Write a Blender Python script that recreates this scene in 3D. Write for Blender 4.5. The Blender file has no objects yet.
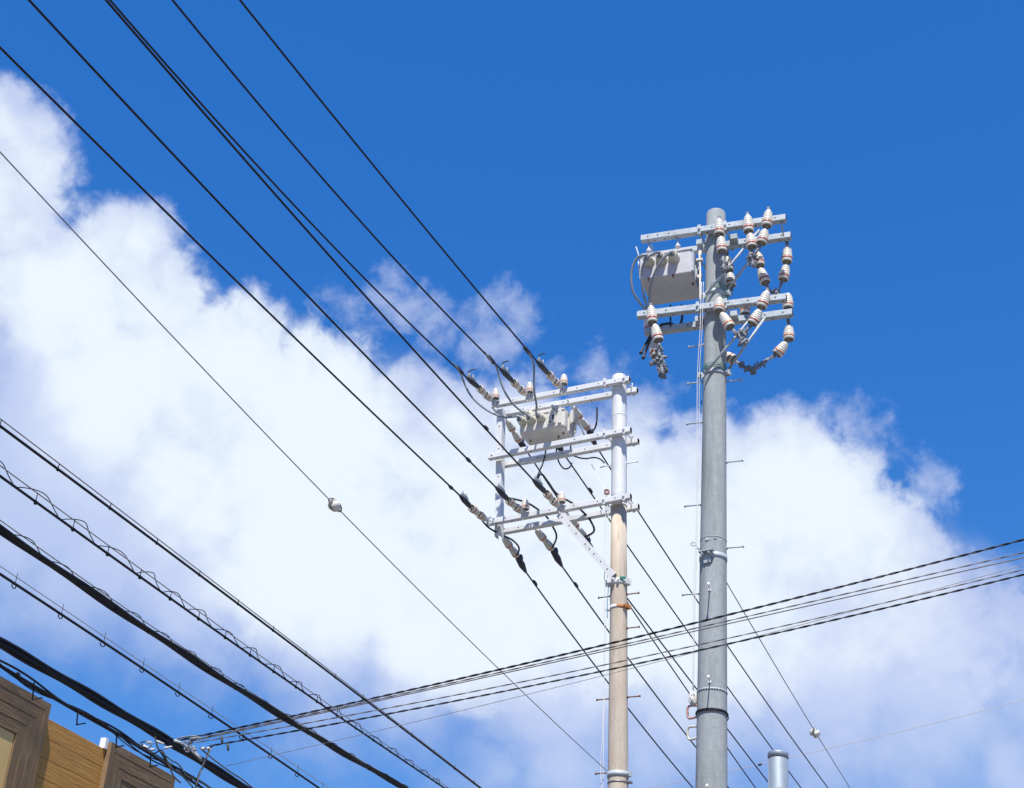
import bpy, bmesh, random
from math import *
from mathutils import Vector, Matrix
random.seed(7)
SC = bpy.context.scene
COL = SC.collection

# ------------------------------------------------------------------ camera
FPX, PITCH, ROLL = 1425.0, radians(30), 0.06
EYE = Vector((0, 0, 1.6))
_F = Vector((0, cos(PITCH), sin(PITCH))); _R0 = Vector((1, 0, 0)); _U0 = Vector((0, -sin(PITCH), cos(PITCH)))
_R = _R0*cos(ROLL) + _U0*sin(ROLL); _U = _U0*cos(ROLL) - _R0*sin(ROLL)
cam = bpy.data.cameras.new('camera'); cam.sensor_width = 36; cam.lens = 36*FPX/1024
cam.clip_start = .1; cam.clip_end = 5000
cobj = bpy.data.objects.new('camera', cam); COL.objects.link(cobj)
m = Matrix((_R, _U, -_F)).transposed().to_4x4(); m.translation = EYE
cobj.matrix_world = m
SC.camera = cobj

# survey: sight line of the photograph's camera, met with real vertical planes
def ray(x, y): return _F + _R*((x-512)/FPX) + _U*((394-y)/FPX)
def at_dist(x, y, d):
    v = ray(x, y); return EYE + v*(d/hypot(v.x, v.y))
def at_plane(x, y, A, n):
    v = ray(x, y); return EYE + v*((A-EYE).dot(n)/v.dot(n))
def heading(th): return Vector((sin(radians(th)), cos(radians(th)), 0))

# ------------------------------------------------------------------ light
SUN_EL, SUN_AZ = radians(59), radians(183)        # azimuth clockwise from +Y
EXPO = .40
SC.view_settings.view_transform = 'Standard'; SC.view_settings.look = 'None'
SC.view_settings.gamma = 1; SC.view_settings.exposure = EXPO; SC.view_settings.use_curve_mapping = False
sd = bpy.data.lights.new('sun', 'SUN'); sd.energy = 5.0; sd.angle = radians(.53); sd.color = (1, .965, .91)
so = bpy.data.objects.new('sun', sd); COL.objects.link(so)
sdir = Vector((sin(SUN_AZ)*cos(SUN_EL), cos(SUN_AZ)*cos(SUN_EL), sin(SUN_EL)))
so.rotation_euler = sdir.to_track_quat('Z', 'Y').to_euler(); so.location = (0, -10, 40)

# ------------------------------------------------------------------ sky
W = bpy.data.worlds.new('World'); SC.world = W; W.use_nodes = True
NT = W.node_tree; NT.nodes.clear()
class G:
    def __init__(s, nt): s.nt = nt
    def n(s, t, **k):
        nd = s.nt.nodes.new(t)
        for a, v in k.items(): setattr(nd, a, v)
        return nd
    def l(s, a, b): s.nt.links.new(a, b)
    def put(s, sock, v):
        if isinstance(v, bpy.types.NodeSocket): s.l(v, sock)
        else: sock.default_value = v
    def math(s, op, a, b=None, c=None, clamp=False):
        nd = s.n('ShaderNodeMath', operation=op, use_clamp=clamp)
        s.put(nd.inputs[0], a)
        if b is not None: s.put(nd.inputs[1], b)
        if c is not None: s.put(nd.inputs[2], c)
        return nd.outputs[0]
    def vmath(s, op, a, b=None, scale=None):
        nd = s.n('ShaderNodeVectorMath', operation=op)
        s.put(nd.inputs[0], a)
        if b is not None: s.put(nd.inputs[1], b)
        if scale is not None: s.put(nd.inputs['Scale'], scale)
        return nd.outputs['Value'] if op in ('DISTANCE', 'DOT_PRODUCT', 'LENGTH') else nd.outputs['Vector']
    def noise(s, v, scale, detail=4, rough=.55, out='Fac', dist=0.0, lac=2.0):
        nd = s.n('ShaderNodeTexNoise'); s.put(nd.inputs['Vector'], v)
        nd.inputs['Scale'].default_value = scale; nd.inputs['Detail'].default_value = detail
        nd.inputs['Roughness'].default_value = rough; nd.inputs['Distortion'].default_value = dist
        nd.inputs['Lacunarity'].default_value = lac
        return nd.outputs[out]
    def step(s, v, lo, hi, to0=0.0, to1=1.0, smooth=True):
        nd = s.n('ShaderNodeMapRange', interpolation_type='SMOOTHSTEP' if smooth else 'LINEAR')
        s.put(nd.inputs['Value'], v); s.put(nd.inputs['From Min'], lo); s.put(nd.inputs['From Max'], hi)
        nd.inputs['To Min'].default_value = to0; nd.inputs['To Max'].default_value = to1
        return nd.outputs['Result']
    def mix(s, f, a, b, mode='MIX'):
        nd = s.n('ShaderNodeMix', data_type='RGBA', blend_type=mode)
        s.put(nd.inputs[0], f); s.put(nd.inputs[6], a); s.put(nd.inputs[7], b)
        return nd.outputs[2]
def rgb(r, g, b): return (r, g, b, 1)

g = G(NT)
SKY_STRENGTH = .10; GAIN = 2**-EXPO
sky = g.n('ShaderNodeTexSky', sky_type='NISHITA', sun_disc=False, sun_elevation=SUN_EL, sun_rotation=SUN_AZ)
sky.altitude = 0; sky.air_density = 1.0; sky.dust_density = .35; sky.ozone_density = 3.0
# the photograph's saturated rendering of blue: one tone curve per channel
sp = g.n('ShaderNodeSeparateColor'); g.l(sky.outputs[0], sp.inputs[0])
cb = g.n('ShaderNodeCombineColor')
for i, (raw, out, gam) in enumerate(((.0802, .0250, 1.58), (.136, .162, .76), (.262, .572, .47))):
    t = g.math('POWER', g.math('MAXIMUM', g.math('MULTIPLY', sp.outputs[i], SKY_STRENGTH/raw), .001), gam)
    g.l(g.math('MULTIPLY', t, out/SKY_STRENGTH), cb.inputs[i])
skycol = cb.outputs[0]
tc = g.n('ShaderNodeTexCoord'); D = tc.outputs['Generated']
D = g.vmath('NORMALIZE', D)
def skydir(x, y): return ray(x, y).normalized()
def warp(v, scale, amp, detail=3):
    c = g.noise(v, scale, detail, .55, 'Color')
    o = g.vmath('SUBTRACT', c, (.5, .5, .5))
    return g.vmath('ADD', v, g.vmath('SCALE', o, scale=amp))
def field(v, blobs):
    f = None
    for (x, y, r) in blobs:
        d = g.vmath('DISTANCE', v, tuple(skydir(x, y)))
        k = g.math('MULTIPLY_ADD', d, -FPX/100, r/100)       # signed depth inside the lobe, in units of 100 px
        f = k if f is None else g.math('SMOOTH_MAX', f, k, .07)
    return f
DW = warp(warp(D, 10, .020), 36, .010, 5)
DM = warp(warp(D, 12, .030), 40, .022, 5)
DS = warp(warp(D, 7, .05), 26, .02, 4)
# lobes of the two cumulus banks: sky direction, angular radius
CRISP = [(-8,132,62),(26,126,42),(26,163,47),(-5,205,60),(30,235,48),(110,247,48),(140,247,49),(166,275,44),(160,296,58),(252,309,27),(270,328,32),(302,361,45),(335,372,54),
         (60,290,75),(220,390,95),(300,450,110),(385,415,55),(455,425,58),(440,540,130),
         (515,415,52),(590,500,82),(660,540,100),(540,560,120),(600,600,100),(480,600,110),
         (630,455,42),(690,457,40),(725,452,44),(760,433,31),(795,436,34),(770,480,65),(817,457,40),(840,492,47),(770,540,120),(872,532,50),(850,575,100),(905,563,50),(924,592,46),(760,610,100)]
SOFT = [(-15,275,70),(110,390,105),(50,340,75),(190,480,105),(300,540,130),(360,500,140),(230,560,80),(330,600,95),(420,620,90),(520,640,80),(620,640,80),(840,650,80),(700,630,90),(905,625,75),(440,560,130)]
MID = [(380,306,33),(350,318,31),(404,320,31),(440,338,37),(482,340,37),(527,318,29),(510,340,35),(425,372,35),(343,350,31),(545,375,31),(608,388,31),(584,398,29),(646,412,31),
       (846,438,33),(863,455,27),(930,492,29),(906,497,30),(916,516,31),(955,575,35),(985,622,47),(1022,625,45),(960,640,65)]
THIN = [(985,660,65),(1020,680,75),(960,680,80),(40,480,140),(60,420,130),(90,550,100),(5,540,70),
        (190,575,110),(330,630,90),(430,650,80),(395,680,75),(300,640,60),(560,670,110),(700,660,120),(830,680,115),(930,690,110),(1010,760,60),(560,760,80),(640,750,70),(490,770,45),(740,720,80)]
fc = field(DW, CRISP); ft = field(DS, THIN); fm = field(DM, MID); fs = field(DS, SOFT)
fb1 = g.noise(D, 17, 10, .55, dist=.25); fb2 = g.noise(D, 60, 8, .6, dist=.3)
n1 = g.math('SUBTRACT', fb1, .5); n2 = g.math('SUBTRACT', fb2, .5)
nn = g.math('MULTIPLY_ADD', n2, .62, n1)
aC = g.step(g.math('MULTIPLY_ADD', nn, .58, fc), -.06, .20)
aM = g.math('MULTIPLY', g.step(g.math('MULTIPLY_ADD', nn, 1.25, fm), -.10, .40), .70)
aS = g.step(g.math('MULTIPLY_ADD', n1, 1.25, fs), -.42, .85)
aT = g.math('MULTIPLY', g.step(g.math('ADD', g.math('MULTIPLY_ADD', n1, 1.25, ft), g.math('MULTIPLY', n2, .35)), -.55, .80), .74)
inv = g.math('MULTIPLY', g.math('MULTIPLY', g.math('SUBTRACT', 1.0, aC), g.math('SUBTRACT', 1.0, aT)), g.math('MULTIPLY', g.math('SUBTRACT', 1.0, aM), g.math('SUBTRACT', 1.0, aS)))
alpha = g.math('SUBTRACT', 1.0, inv, clamp=True)
# thick sunlit parts are white; thin veils and undersides take the blue of the air
big = g.math('SUBTRACT', g.noise(D, 6.5, 7, .56), .5)
core = g.math('MINIMUM', g.math('SMOOTH_MAX', fc, g.math('SUBTRACT', fs, .25), .2), .50)
thick = g.step(g.math('MULTIPLY_ADD', nn, .7, g.math('MULTIPLY_ADD', big, 2.3, core)), -.22, .62)
veil = g.step(g.math('MULTIPLY_ADD', big, 1.5, ft), -.3, .9)
ccol = g.mix(thick, g.mix(veil, rgb(.52, .61, .88), rgb(.66, .745, .965)), rgb(.855, .94, 1.03))
cs = g.vmath('SCALE', ccol, scale=1/SKY_STRENGTH)
final = g.mix(alpha, skycol, cs)
bg = g.n('ShaderNodeBackground'); g.l(final, bg.inputs['Color']); bg.inputs['Strength'].default_value = SKY_STRENGTH*GAIN
wo = g.n('ShaderNodeOutputWorld'); g.l(bg.outputs[0], wo.inputs['Surface'])
SC.cycles.max_bounces = 6

# ------------------------------------------------------------------ materials
def mat(name, base, rough=.5, metal=0.0, var=None, vscale=8.0, stretch=(1, 1, 1), bump=0.0, bscale=60.0, spec=.5, detail=5, spots=None, stain=None):
    m = bpy.data.materials.new(name); m.use_nodes = True
    nt = m.node_tree; h = G(nt); bs = nt.nodes['Principled BSDF']
    bs.inputs['Roughness'].default_value = rough; bs.inputs['Metallic'].default_value = metal
    bs.inputs['Specular IOR Level'].default_value = spec
    tc = h.n('ShaderNodeTexCoord'); v = tc.outputs['Object']
    mp = h.n('ShaderNodeMapping'); h.l(v, mp.inputs[0]); mp.inputs['Scale'].default_value = stretch
    col = None
    if var:
        f = h.step(h.noise(mp.outputs[0], vscale, detail, .6), .3, .7)
        col = h.mix(f, rgb(*base), rgb(*var))
    if spots:
        sc, thr, sw, scol, sstr = spots
        mp2 = h.n('ShaderNodeMapping'); h.l(v, mp2.inputs[0]); mp2.inputs['Scale'].default_value = sstr
        f = h.step(h.noise(mp2.outputs[0], sc, 6, .65), thr, thr+sw)
        col = h.mix(f, col if col is not None else rgb(*base), rgb(*scol))
    if stain:                       # large soft weathering: scale, stretch, colour, lo, hi
        sc, st, scol, lo, hi = stain
        mp3 = h.n('ShaderNodeMapping'); h.l(v, mp3.inputs[0]); mp3.inputs['Scale'].default_value = st
        col = h.mix(h.step(h.noise(mp3.outputs[0], sc, 7, .6), lo, hi), col if col is not None else rgb(*base), rgb(*scol))
    if col is not None: h.l(col, bs.inputs['Base Color'])
    else: bs.inputs['Base Color'].default_value = rgb(*base)
    if bump:
        b = h.n('ShaderNodeBump'); b.inputs['Strength'].default_value = bump; b.inputs['Distance'].default_value = .01
        h.l(h.noise(mp.outputs[0], bscale, 5, .6), b.inputs['Height']); h.l(b.outputs[0], bs.inputs['Normal'])
    return m
M = dict(
    concrete=mat('grey_concrete', (.335, .362, .362), .85, 0, (.275, .30, .30), 20, (1.2, 1.2, .7), .28, 80, .3, 9, (60, .52, .14, (.375, .40, .40), (.6, .6, 3.5)), (3.2, (2.2, 2.2, .22), (.225, .245, .235), .46, .70)),
    old_concrete=mat('weathered_concrete', (.56, .475, .375), .88, 0, (.46, .385, .295), 9, (1.4, 1.4, .35), .35, 60, .3, 8, (16, .58, .12, (.36, .30, .23), (1.5, 1.5, .22)), (7, (3.0, 3.0, .16), (.41, .375, .31), .46, .70)),
    white_steel=mat('white_painted_steel', (.69, .695, .685), .45, 0, (.62, .625, .615), 7, (1, 1, 1), 0, 60, .5, 5, (22, .66, .08, (.48, .46, .42), (1, 1, .6)), (4, (1.5, 1.5, .5), (.56, .56, .545), .5, .72)),
    galv=mat('galvanised_steel', (.46, .51, .54), .6, .08, (.36, .40, .425), 22, (1, 1, 1), .12, 80, .5, 8, stain=(5, (1, 1, 1), (.31, .335, .34), .48, .70)),
    dark_galv=mat('dull_zinc_fitting', (.15, .168, .19), .6, .12, (.23, .25, .275), 30),
    hole=mat('shadowed_hole', (.03, .032, .035), .8),
    porcelain=mat('cream_porcelain', (.70, .67, .585), .25, 0, (.61, .58, .49), 18, spots=(24, .62, .14, (.44, .40, .31), (1, 1, 1))),
    recess=mat('dark_recess', (.26, .24, .20), .8),  # darker brown-grey for insulator undersides with pins and strain ball end discs
    red_band=mat('red_glaze', (.36, .08, .05), .3), orange_band=mat('orange_glaze', (.55, .18, .075), .3),
    black_cable=mat('black_insulation', (.013, .014, .016), .55, 0, (.022, .023, .026), 30, spec=.25),
    grey_cable=mat('grey_insulation', (.25, .28, .31), .36, 0, (.19, .215, .24), 20),
    wire_grey=mat('stranded_steel_wire', (.17, .17, .17), .5, .5, (.32, .31, .29), 60),
    faded_wire=mat('faded_plastic_wire', (.10, .09, .09), .5, 0, (.16, .145, .14), 50),
    pale_wire=mat('pale_messenger_wire', (.42, .38, .34), .5, .2, (.3, .28, .26), 40),
    rubber=mat('black_rubber_cover', (.028, .032, .04), .55, 0, (.045, .05, .06), 20),
    clamp_grey=mat('grey_plastic_cover', (.26, .285, .315), .5, 0, (.19, .21, .235), 18),
    rust=mat('rusty_steel', (.23, .10, .06), .85, .1, (.14, .07, .05), 40),
    orange_rust=mat('orange_rust', (.48, .22, .07), .85, 0, (.33, .13, .05), 60, spots=(30, .58, .1, (.6, .55, .45), (1, 1, 1))),
    box_white=mat('cream_painted_tank', (.62, .60, .54), .5, 0, (.56, .54, .48), 9, spots=(9, .64, .14, (.46, .41, .33), (1, 1, .4))),
    box_grey=mat('pale_grey_tank', (.52, .51, .52), .5, 0, (.45, .44, .45), 8, spots=(11, .66, .12, (.36, .33, .30), (1, 1, .4))),
    epoxy=mat('cream_bushing', (.60, .58, .48), .4, 0, (.52, .49, .40), 14),
    rope=mat('white_rope', (.74, .73, .70), .8, 0, (.6, .58, .55), 60),
    green=mat('green_twine', (.03, .22, .17), .7, 0, (.05, .30, .24), 40),
    blue=mat('blue_twine', (.10, .28, .40), .7),
    pink=mat('pinkish_hook', (.50, .27, .23), .5, 0, (.42, .2, .17), 40),
    pipe=mat('zinc_pipe', (.36, .42, .47), .38, .45, (.29, .34, .385), 7, (1, 1, .35), .05, 60, .5, 6),
    asphalt=mat('asphalt', (.055, .055, .056), .9, 0, (.07, .07, .07), 6),
    paving=mat('pale_ground', (.20, .19, .17), .9, 0, (.15, .14, .125), 1.2),
    kerb=mat('kerb_concrete', (.36, .35, .33), .9), line=mat('white_road_paint', (.75, .75, .73), .7),
    flash=mat('white_flashing', (.80, .80, .80), .5),
    roof=mat('grey_roofing', (.22, .22, .22), .9),
)
def wood_mat(name, a, b, dark, plank):
    m = bpy.data.materials.new(name); m.use_nodes = True
    h = G(m.node_tree); bs = m.node_tree.nodes['Principled BSDF']; bs.inputs['Roughness'].default_value = .75
    bs.inputs['Specular IOR Level'].default_value = .25
    tc = h.n('ShaderNodeTexCoord'); v = tc.outputs['UV']         # u along the grain, v across, metres
    mp = h.n('ShaderNodeMapping'); h.l(v, mp.inputs[0]); mp.inputs['Scale'].default_value = (1.2, 22, 1)
    f = h.step(h.noise(mp.outputs[0], 2.2, 8, .62, dist=.4), .32, .68)
    c = h.mix(f, rgb(*a), rgb(*b))
    mp2 = h.n('ShaderNodeMapping'); h.l(v, mp2.inputs[0]); mp2.inputs['Scale'].default_value = (2.2, 6, 1)
    f2 = h.step(h.noise(mp2.outputs[0], 1.7, 6, .6), .52, .74)
    c = h.mix(h.math('MULTIPLY', f2, .75), c, rgb(*dark))
    sx = h.n('ShaderNodeSeparateXYZ'); h.l(v, sx.inputs[0])
    idx = h.math('FLOOR', h.math('DIVIDE', sx.outputs[1], plank))
    wn = h.n('ShaderNodeTexWhiteNoise', noise_dimensions='1D'); h.l(idx, wn.inputs['W'])
    c = h.mix(h.math('MULTIPLY', wn.outputs['Value'], .35), c, rgb(*[q*.72 for q in a]))
    h.l(c, bs.inputs['Base Color'])
    b_ = h.n('ShaderNodeBump'); b_.inputs['Strength'].default_value = .35; b_.inputs['Distance'].default_value = .006
    h.l(f, b_.inputs['Height']); h.l(b_.outputs[0], bs.inputs['Normal'])
    return m
M['dark_wood'] = wood_mat('weathered_dark_wood', (.255, .168, .088), (.165, .108, .058), (.34, .25, .145), .12)
M['yellow_wood'] = wood_mat('ochre_siding', (.55, .29, .075), (.46, .225, .052), (.42, .20, .05), .19)
M['inset'] = mat('cream_inset_panel', (.74, .50, .19), .7, 0, (.66, .44, .16), 4)

# ------------------------------------------------------------------ mesh building
def frame(d):
    d = Vector(d).normalized()
    x = d.cross(Vector((0, 0, 1)))
    if x.length < 1e-3: x = d.cross(Vector((0, 1, 0)))
    x.normalize(); return x, d.cross(x).normalized(), d
def wpos(o):
    v = Vector((0, 0, 0))
    while o: v += o.location; o = o.parent
    return v
class MB:
    def __init__(s): s.v = []; s.f = []; s.sm = []; s.mi = []; s.uv = {}; s.cur = 0
    def face(s, idx, smooth=False, uv=None):
        if uv: s.uv[len(s.f)] = uv
        s.f.append(tuple(idx)); s.sm.append(smooth); s.mi.append(s.cur)
    def ring(s, c, x, y, r, n, ry=None):
        ry = r if ry is None else ry
        i = len(s.v); s.v += [c + x*(r*cos(2*pi*k/n)) + y*(ry*sin(2*pi*k/n)) for k in range(n)]
        return list(range(i, i+n))
    def skin(s, a, b, smooth=True):
        n = len(a)
        for k in range(n): s.face((a[k], a[(k+1) % n], b[(k+1) % n], b[k]), smooth)
    def tube(s, pts, r, n=8, caps=True):
        pts = [Vector(p) for p in pts]; rs = r if isinstance(r, (list, tuple)) else [r]*len(pts)
        x = None; prev = first = None
        for i, p in enumerate(pts):
            t = (pts[min(i+1, len(pts)-1)] - pts[max(i-1, 0)])
            if t.length < 1e-9: t = Vector((0, 0, 1))
            t.normalize()
            if x is None: x, y, _ = frame(t)
            x = (x - t*x.dot(t)).normalized(); y = t.cross(x)
            rg = s.ring(p, x, y, rs[i], n)
            if prev: s.skin(prev, rg)
            else: first = rg
            prev = rg
        if caps: s.face(first[::-1]); s.face(prev)
        return s
    def lathe(s, o, d, prof, n=20, cap0=True, cap1=True, sharp=False):
        o = Vector(o); x, y, d = frame(d); prev = None
        for i, (t, r) in enumerate(prof):
            rg = s.ring(o + d*t, x, y, max(r, 1e-4), n)
            if prev: s.skin(prev, rg, not sharp)
            elif cap0: s.face(rg[::-1])
            prev = rg
        if cap1: s.face(prev)
        return s
    def box(s, c, ax, h):
        c = Vector(c); a = [Vector(q).normalized() for q in ax]; i = len(s.v)
        for sx in (-1, 1):
            for sy in (-1, 1):
                for sz in (-1, 1): s.v.append(c + a[0]*h[0]*sx + a[1]*h[1]*sy + a[2]*h[2]*sz)
        for q in ((0, 1, 3, 2), (4, 6, 7, 5), (0, 4, 5, 1), (2, 3, 7, 6), (0, 2, 6, 4), (1, 5, 7, 3)): s.face([i+k for k in q])
        return s
    def bar(s, a, b, side, hw, ht):
        """square-section bar from a to b; side = direction of half width hw"""
        a = Vector(a); b = Vector(b); d = (b-a); L = d.length; d.normalize()
        sd = (Vector(side) - d*Vector(side).dot(d)).normalized()
        return s.box((a+b)/2, (d, sd, d.cross(sd)), (L/2, hw, ht))
    def build(s, name, mats, parent=None, origin=None, bevel=0.0, label=None):
        me = bpy.data.meshes.new(name)
        o0 = Vector(origin) if origin is not None else (wpos(parent))
        me.from_pydata([tuple(p - o0) for p in s.v], [], s.f)
        for mt in (mats if isinstance(mats, (list, tuple)) else [mats]): me.materials.append(M[mt])
        for p, sm, mi in zip(me.polygons, s.sm, s.mi): p.use_smooth = sm; p.material_index = mi
        if s.uv:
            ul = me.uv_layers.new(name='UVMap')
            for fi, uvs in s.uv.items():
                for li, uvc in zip(me.polygons[fi].loop_indices, uvs): ul.data[li].uv = uvc
        bm = bmesh.new(); bm.from_mesh(me); bmesh.ops.recalc_face_normals(bm, faces=bm.faces); bm.to_mesh(me); bm.free()
        o = bpy.data.objects.new(name, me); COL.objects.link(o)
        if parent: o.parent = parent
        else: o.location = o0; o.matrix_world = Matrix.Translation(o0)
        if bevel:
            md = o.modifiers.new('edge', 'BEVEL'); md.width = bevel; md.segments = 2; md.limit_method = 'ANGLE'
        if label: o['label'] = label
        return o
def tag(o, label, cat, group=None, kind=None):
    o['label'] = label; o['category'] = cat
    if group: o['group'] = group
    if kind: o['kind'] = kind
    return o
def thing(name, loc, label, cat, group=None):
    o = bpy.data.objects.new(name, None); COL.objects.link(o); o.empty_display_size = .1
    o.location = loc; o.matrix_world = Matrix.Translation(loc)
    return tag(o, label, cat, group)
def struct(name, mb, mt):
    o = mb.build(name, mt); o['kind'] = 'structure'; return o
def place(name, mesh, parent, loc, zdir, s=(1, 1, 1), roll=0):
    """a part sharing a mesh, its +Z turned to zdir, at the world point loc"""
    o = bpy.data.objects.new(name, mesh); COL.objects.link(o)
    x, y, z = frame(zdir)
    mt = Matrix((x, y, z)).transposed().to_4x4() @ Matrix.Rotation(roll, 4, 'Z') @ Matrix.Diagonal((*s, 1))
    mt.translation = Vector(loc) - (parent.matrix_world.translation if parent else Vector((0, 0, 0)))
    if parent: o.parent = parent
    o.matrix_local = mt
    return o
def spline(pts, n=8):
    """Catmull-Rom through pts"""
    P = [Vector(p) for p in pts]; P = [P[0]*2-P[1]] + P + [P[-1]*2-P[-2]]; out = []
    for i in range(1, len(P)-2):
        for k in range(n):
            t = k/n
            out.append(.5*((2*P[i]) + (P[i+1]-P[i-1])*t + (2*P[i-1]-5*P[i]+4*P[i+1]-P[i+2])*t*t + (3*P[i]-P[i-1]-3*P[i+1]+P[i+2])*t**3))
    out.append(P[-2]); return out
def wobble(pts, amp, seed=0):
    r = random.Random(seed)
    return [p + Vector((r.uniform(-amp, amp), r.uniform(-amp, amp), r.uniform(-amp, amp))) for p in pts]

class Frame:
    """a pole's own axes: u along its crossarms (towards the near kerb), w along the street, away from the camera"""
    def __init__(s, top, bot, dist, th):
        s.T = at_dist(*top, dist); s.B = at_dist(*bot, dist); s.th = th
        s.w = heading(th); s.u = heading(th+90); s.slope = (s.T-s.B)/(s.T.z-s.B.z)
        s.G = s.T - s.slope*s.T.z                     # where the axis meets the ground
        s.ref = s.G + s.slope*10
        s.up = s.slope.normalized()
    def axis(s, z): return s.G + s.slope*z
    def px(s, x, y, b): return at_plane(x, y, s.ref + s.w*b, s.w)
    def along(s, x, y, P): return at_plane(x, y, P, s.u)          # on the vertical plane through P that runs along the street
FL = Frame((619.3, 386), (618, 780), 16.2, 27)
FR = Frame((716, 213), (711.5, 780), 12.6, 21)

# ------------------------------------------------------------------ ground and road
mb = MB(); S_ = 3000
mb.v += [Vector((-S_, -S_, 0)), Vector((S_, -S_, 0)), Vector((S_, S_, 0)), Vector((-S_, S_, 0))]; mb.face((0, 1, 2, 3))
struct('ground', mb, 'paving')
rd, rn = heading(21), heading(111)
def strip(name, o0, o1, z0, z1, mt, a=-60, b=160):
    m_ = MB(); c = Vector((.2, 8, (z0+z1)/2)) + rn*((o0+o1)/2) + rd*((a+b)/2)
    m_.box(c, (rn, rd, Vector((0, 0, 1))), (abs(o1-o0)/2, (b-a)/2, max((z1-z0)/2, .001)))
    return struct(name, m_, mt)
strip('road', -2.6, 2.2, .002, .006, 'asphalt')
strip('road_line', -2.35, -2.25, .009, .012, 'line'); strip('road_line', 1.85, 1.95, .009, .012, 'line')
strip('kerb', -2.75, -2.6, -.02, .13, 'kerb'); strip('kerb', 2.2, 2.35, -.02, .13, 'kerb')

# ------------------------------------------------------------------ pole parts
def shaft(F, name, parent, z0, z1, r0, r1, mt, n=40, dome=True, z_split=10):
    m_ = MB(); prof = []
    for i in range(z_split+1):
        t = i/z_split; prof.append((z0+(z1-z0)*t, r0+(r1-r0)*t))
    if dome: prof += [(z1+.012, r1*.96), (z1+.022, r1*.86), (z1+.026, r1*.5)]
    prev = None
    X, Y, _ = frame(F.up)
    for z, r in prof:
        rg = m_.ring(F.axis(z), X, Y, r, n)
        if prev: m_.skin(prev, rg)
        else: m_.face(rg[::-1])
        prev = rg
    m_.face(prev)
    return m_.build(name, mt, parent)
def crossarm(F, parent, pl_, pr_, b, mt, holes=(), h=.0375, brk=None):
    """square steel tube between two surveyed end points, open ends, rows of bolt holes"""
    A = F.px(*pl_, b); B = F.px(*pr_, b); d = (B-A).normalized(); L = (B-A).length
    n = F.w; up = d.cross(n) * -1
    if up.z < 0: up = -up
    m_ = MB(); c = .006
    def prof(P, hh):
        i = len(m_.v); k = hh - c
        pts = [(-hh, -k), (-hh, k), (-k, hh), (k, hh), (hh, k), (hh, -k), (k, -hh), (-k, -hh)]
        m_.v += [P + n*q[0] + up*q[1] for q in pts]; return list(range(i, i+8))
    o1, o2 = prof(A, h), prof(B, h); m_.skin(o1, o2, False)
    hi = h-.0045
    for o_, P, sg in ((o1, A, 1), (o2, B, -1)):
        r_ = prof(P, hi); m_.skin(o_, r_, False)
        q_ = prof(P + d*sg*.16, hi); m_.cur = 1; m_.skin(r_, q_, False); m_.face(q_); m_.cur = 0
    m_.cur = 1
    for t in holes:
        P = A + d*(L*t)
        m_.lathe(P - n*(h-.004), -n, [(0, .0085), (.006, .0085)], 10, sharp=True)
        m_.lathe(P + d*.07 - up*(h-.004), -up, [(0, .0085), (.006, .0085)], 10, sharp=True)
    o = m_.build('crossarm', [mt, 'hole'], parent)
    return A, B, d, up
def arm_clamp(F, parent, z, r, mt, sgn, bo, h=.0375, d=None):
    """through bolt that ties the two arms of a pair together beside the pole, with its plates and nuts"""
    d = d or F.u; C = F.axis(z) + d*(sgn*(r+.035)); m_ = MB(); w = F.w
    up = d.cross(w); up = up if up.z > 0 else -up
    m_.tube([C - w*(bo+h+.035), C + w*(bo+h+.085)], .008, 8)
    for q in (-1, 1):
        m_.box(C + w*q*(bo+h+.006), (d, w, up), (.017, .005, h+.022))
        m_.lathe(C + w*q*(bo+h+.011), w*q, [(0, .015), (.014, .015)], 6, sharp=True)
        m_.box(C + w*q*(bo) + up*(h+.008), (d, w, up), (.014, h, .004))
        m_.box(C + w*q*(bo) - up*(h+.008), (d, w, up), (.014, h, .004))
    m_.tube([C + up*(h+.01) + w*bo*.9, C + up*(h+.06) + w*bo*.9], .007, 6)
    return m_.build('arm_clamp', mt, parent)
def band(F, parent, z, r, h, mt, lugs=(), t=.006, name='pole_band', arc=None, label=None):
    m_ = MB(); X, Y, _ = frame(F.up); n = 36
    if arc:
        a0, a1 = arc; n = 20; pr = [(-h/2, r+.001), (-h/2, r+t), (h/2, r+t), (h/2, r+.001)]; cols = []
        for k in range(n+1):
            a = radians(a0+(a1-a0)*k/n); v = F.w*(-cos(a)) + F.u*sin(a); i = len(m_.v)
            m_.v += [F.axis(z+dz) + v*rr for dz, rr in pr]; cols.append(range(i, i+4))
        for p, q in zip(cols, cols[1:]):
            for k in range(4): m_.face((p[k], p[(k+1) % 4], q[(k+1) % 4], q[k]), True)
        m_.face(list(cols[0])); m_.face(list(cols[-1]))
    else:
        rings = [m_.ring(F.axis(z+dz), X, Y, rr, n) for dz, rr in ((-h/2, r+.001), (-h/2, r+t), (h/2, r+t), (h/2, r+.001))]
        for i in range(3): m_.skin(rings[i], rings[i+1], True)
    for ang in lugs:
        v = F.w*(-cos(radians(ang))) + F.u*sin(radians(ang)); s_ = F.up.cross(v)
        c = F.axis(z) + v*(r+.028)
        m_.box(c, (v, s_, F.up), (.028, .006, h*.5)); m_.box(c + s_*.03, (v, s_, F.up), (.028, .006, h*.5))
        m_.tube([c - s_*.03, c + s_*.065], .007, 8); m_.lathe(c + s_*.036, s_, [(0, .014), (.012, .014)], 6, sharp=True)
        m_.lathe(c - s_*.018, s_, [(0, .014), (.012, .014)], 6, sharp=True)
    return m_.build(name, [mt], parent, label=label)
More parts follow.
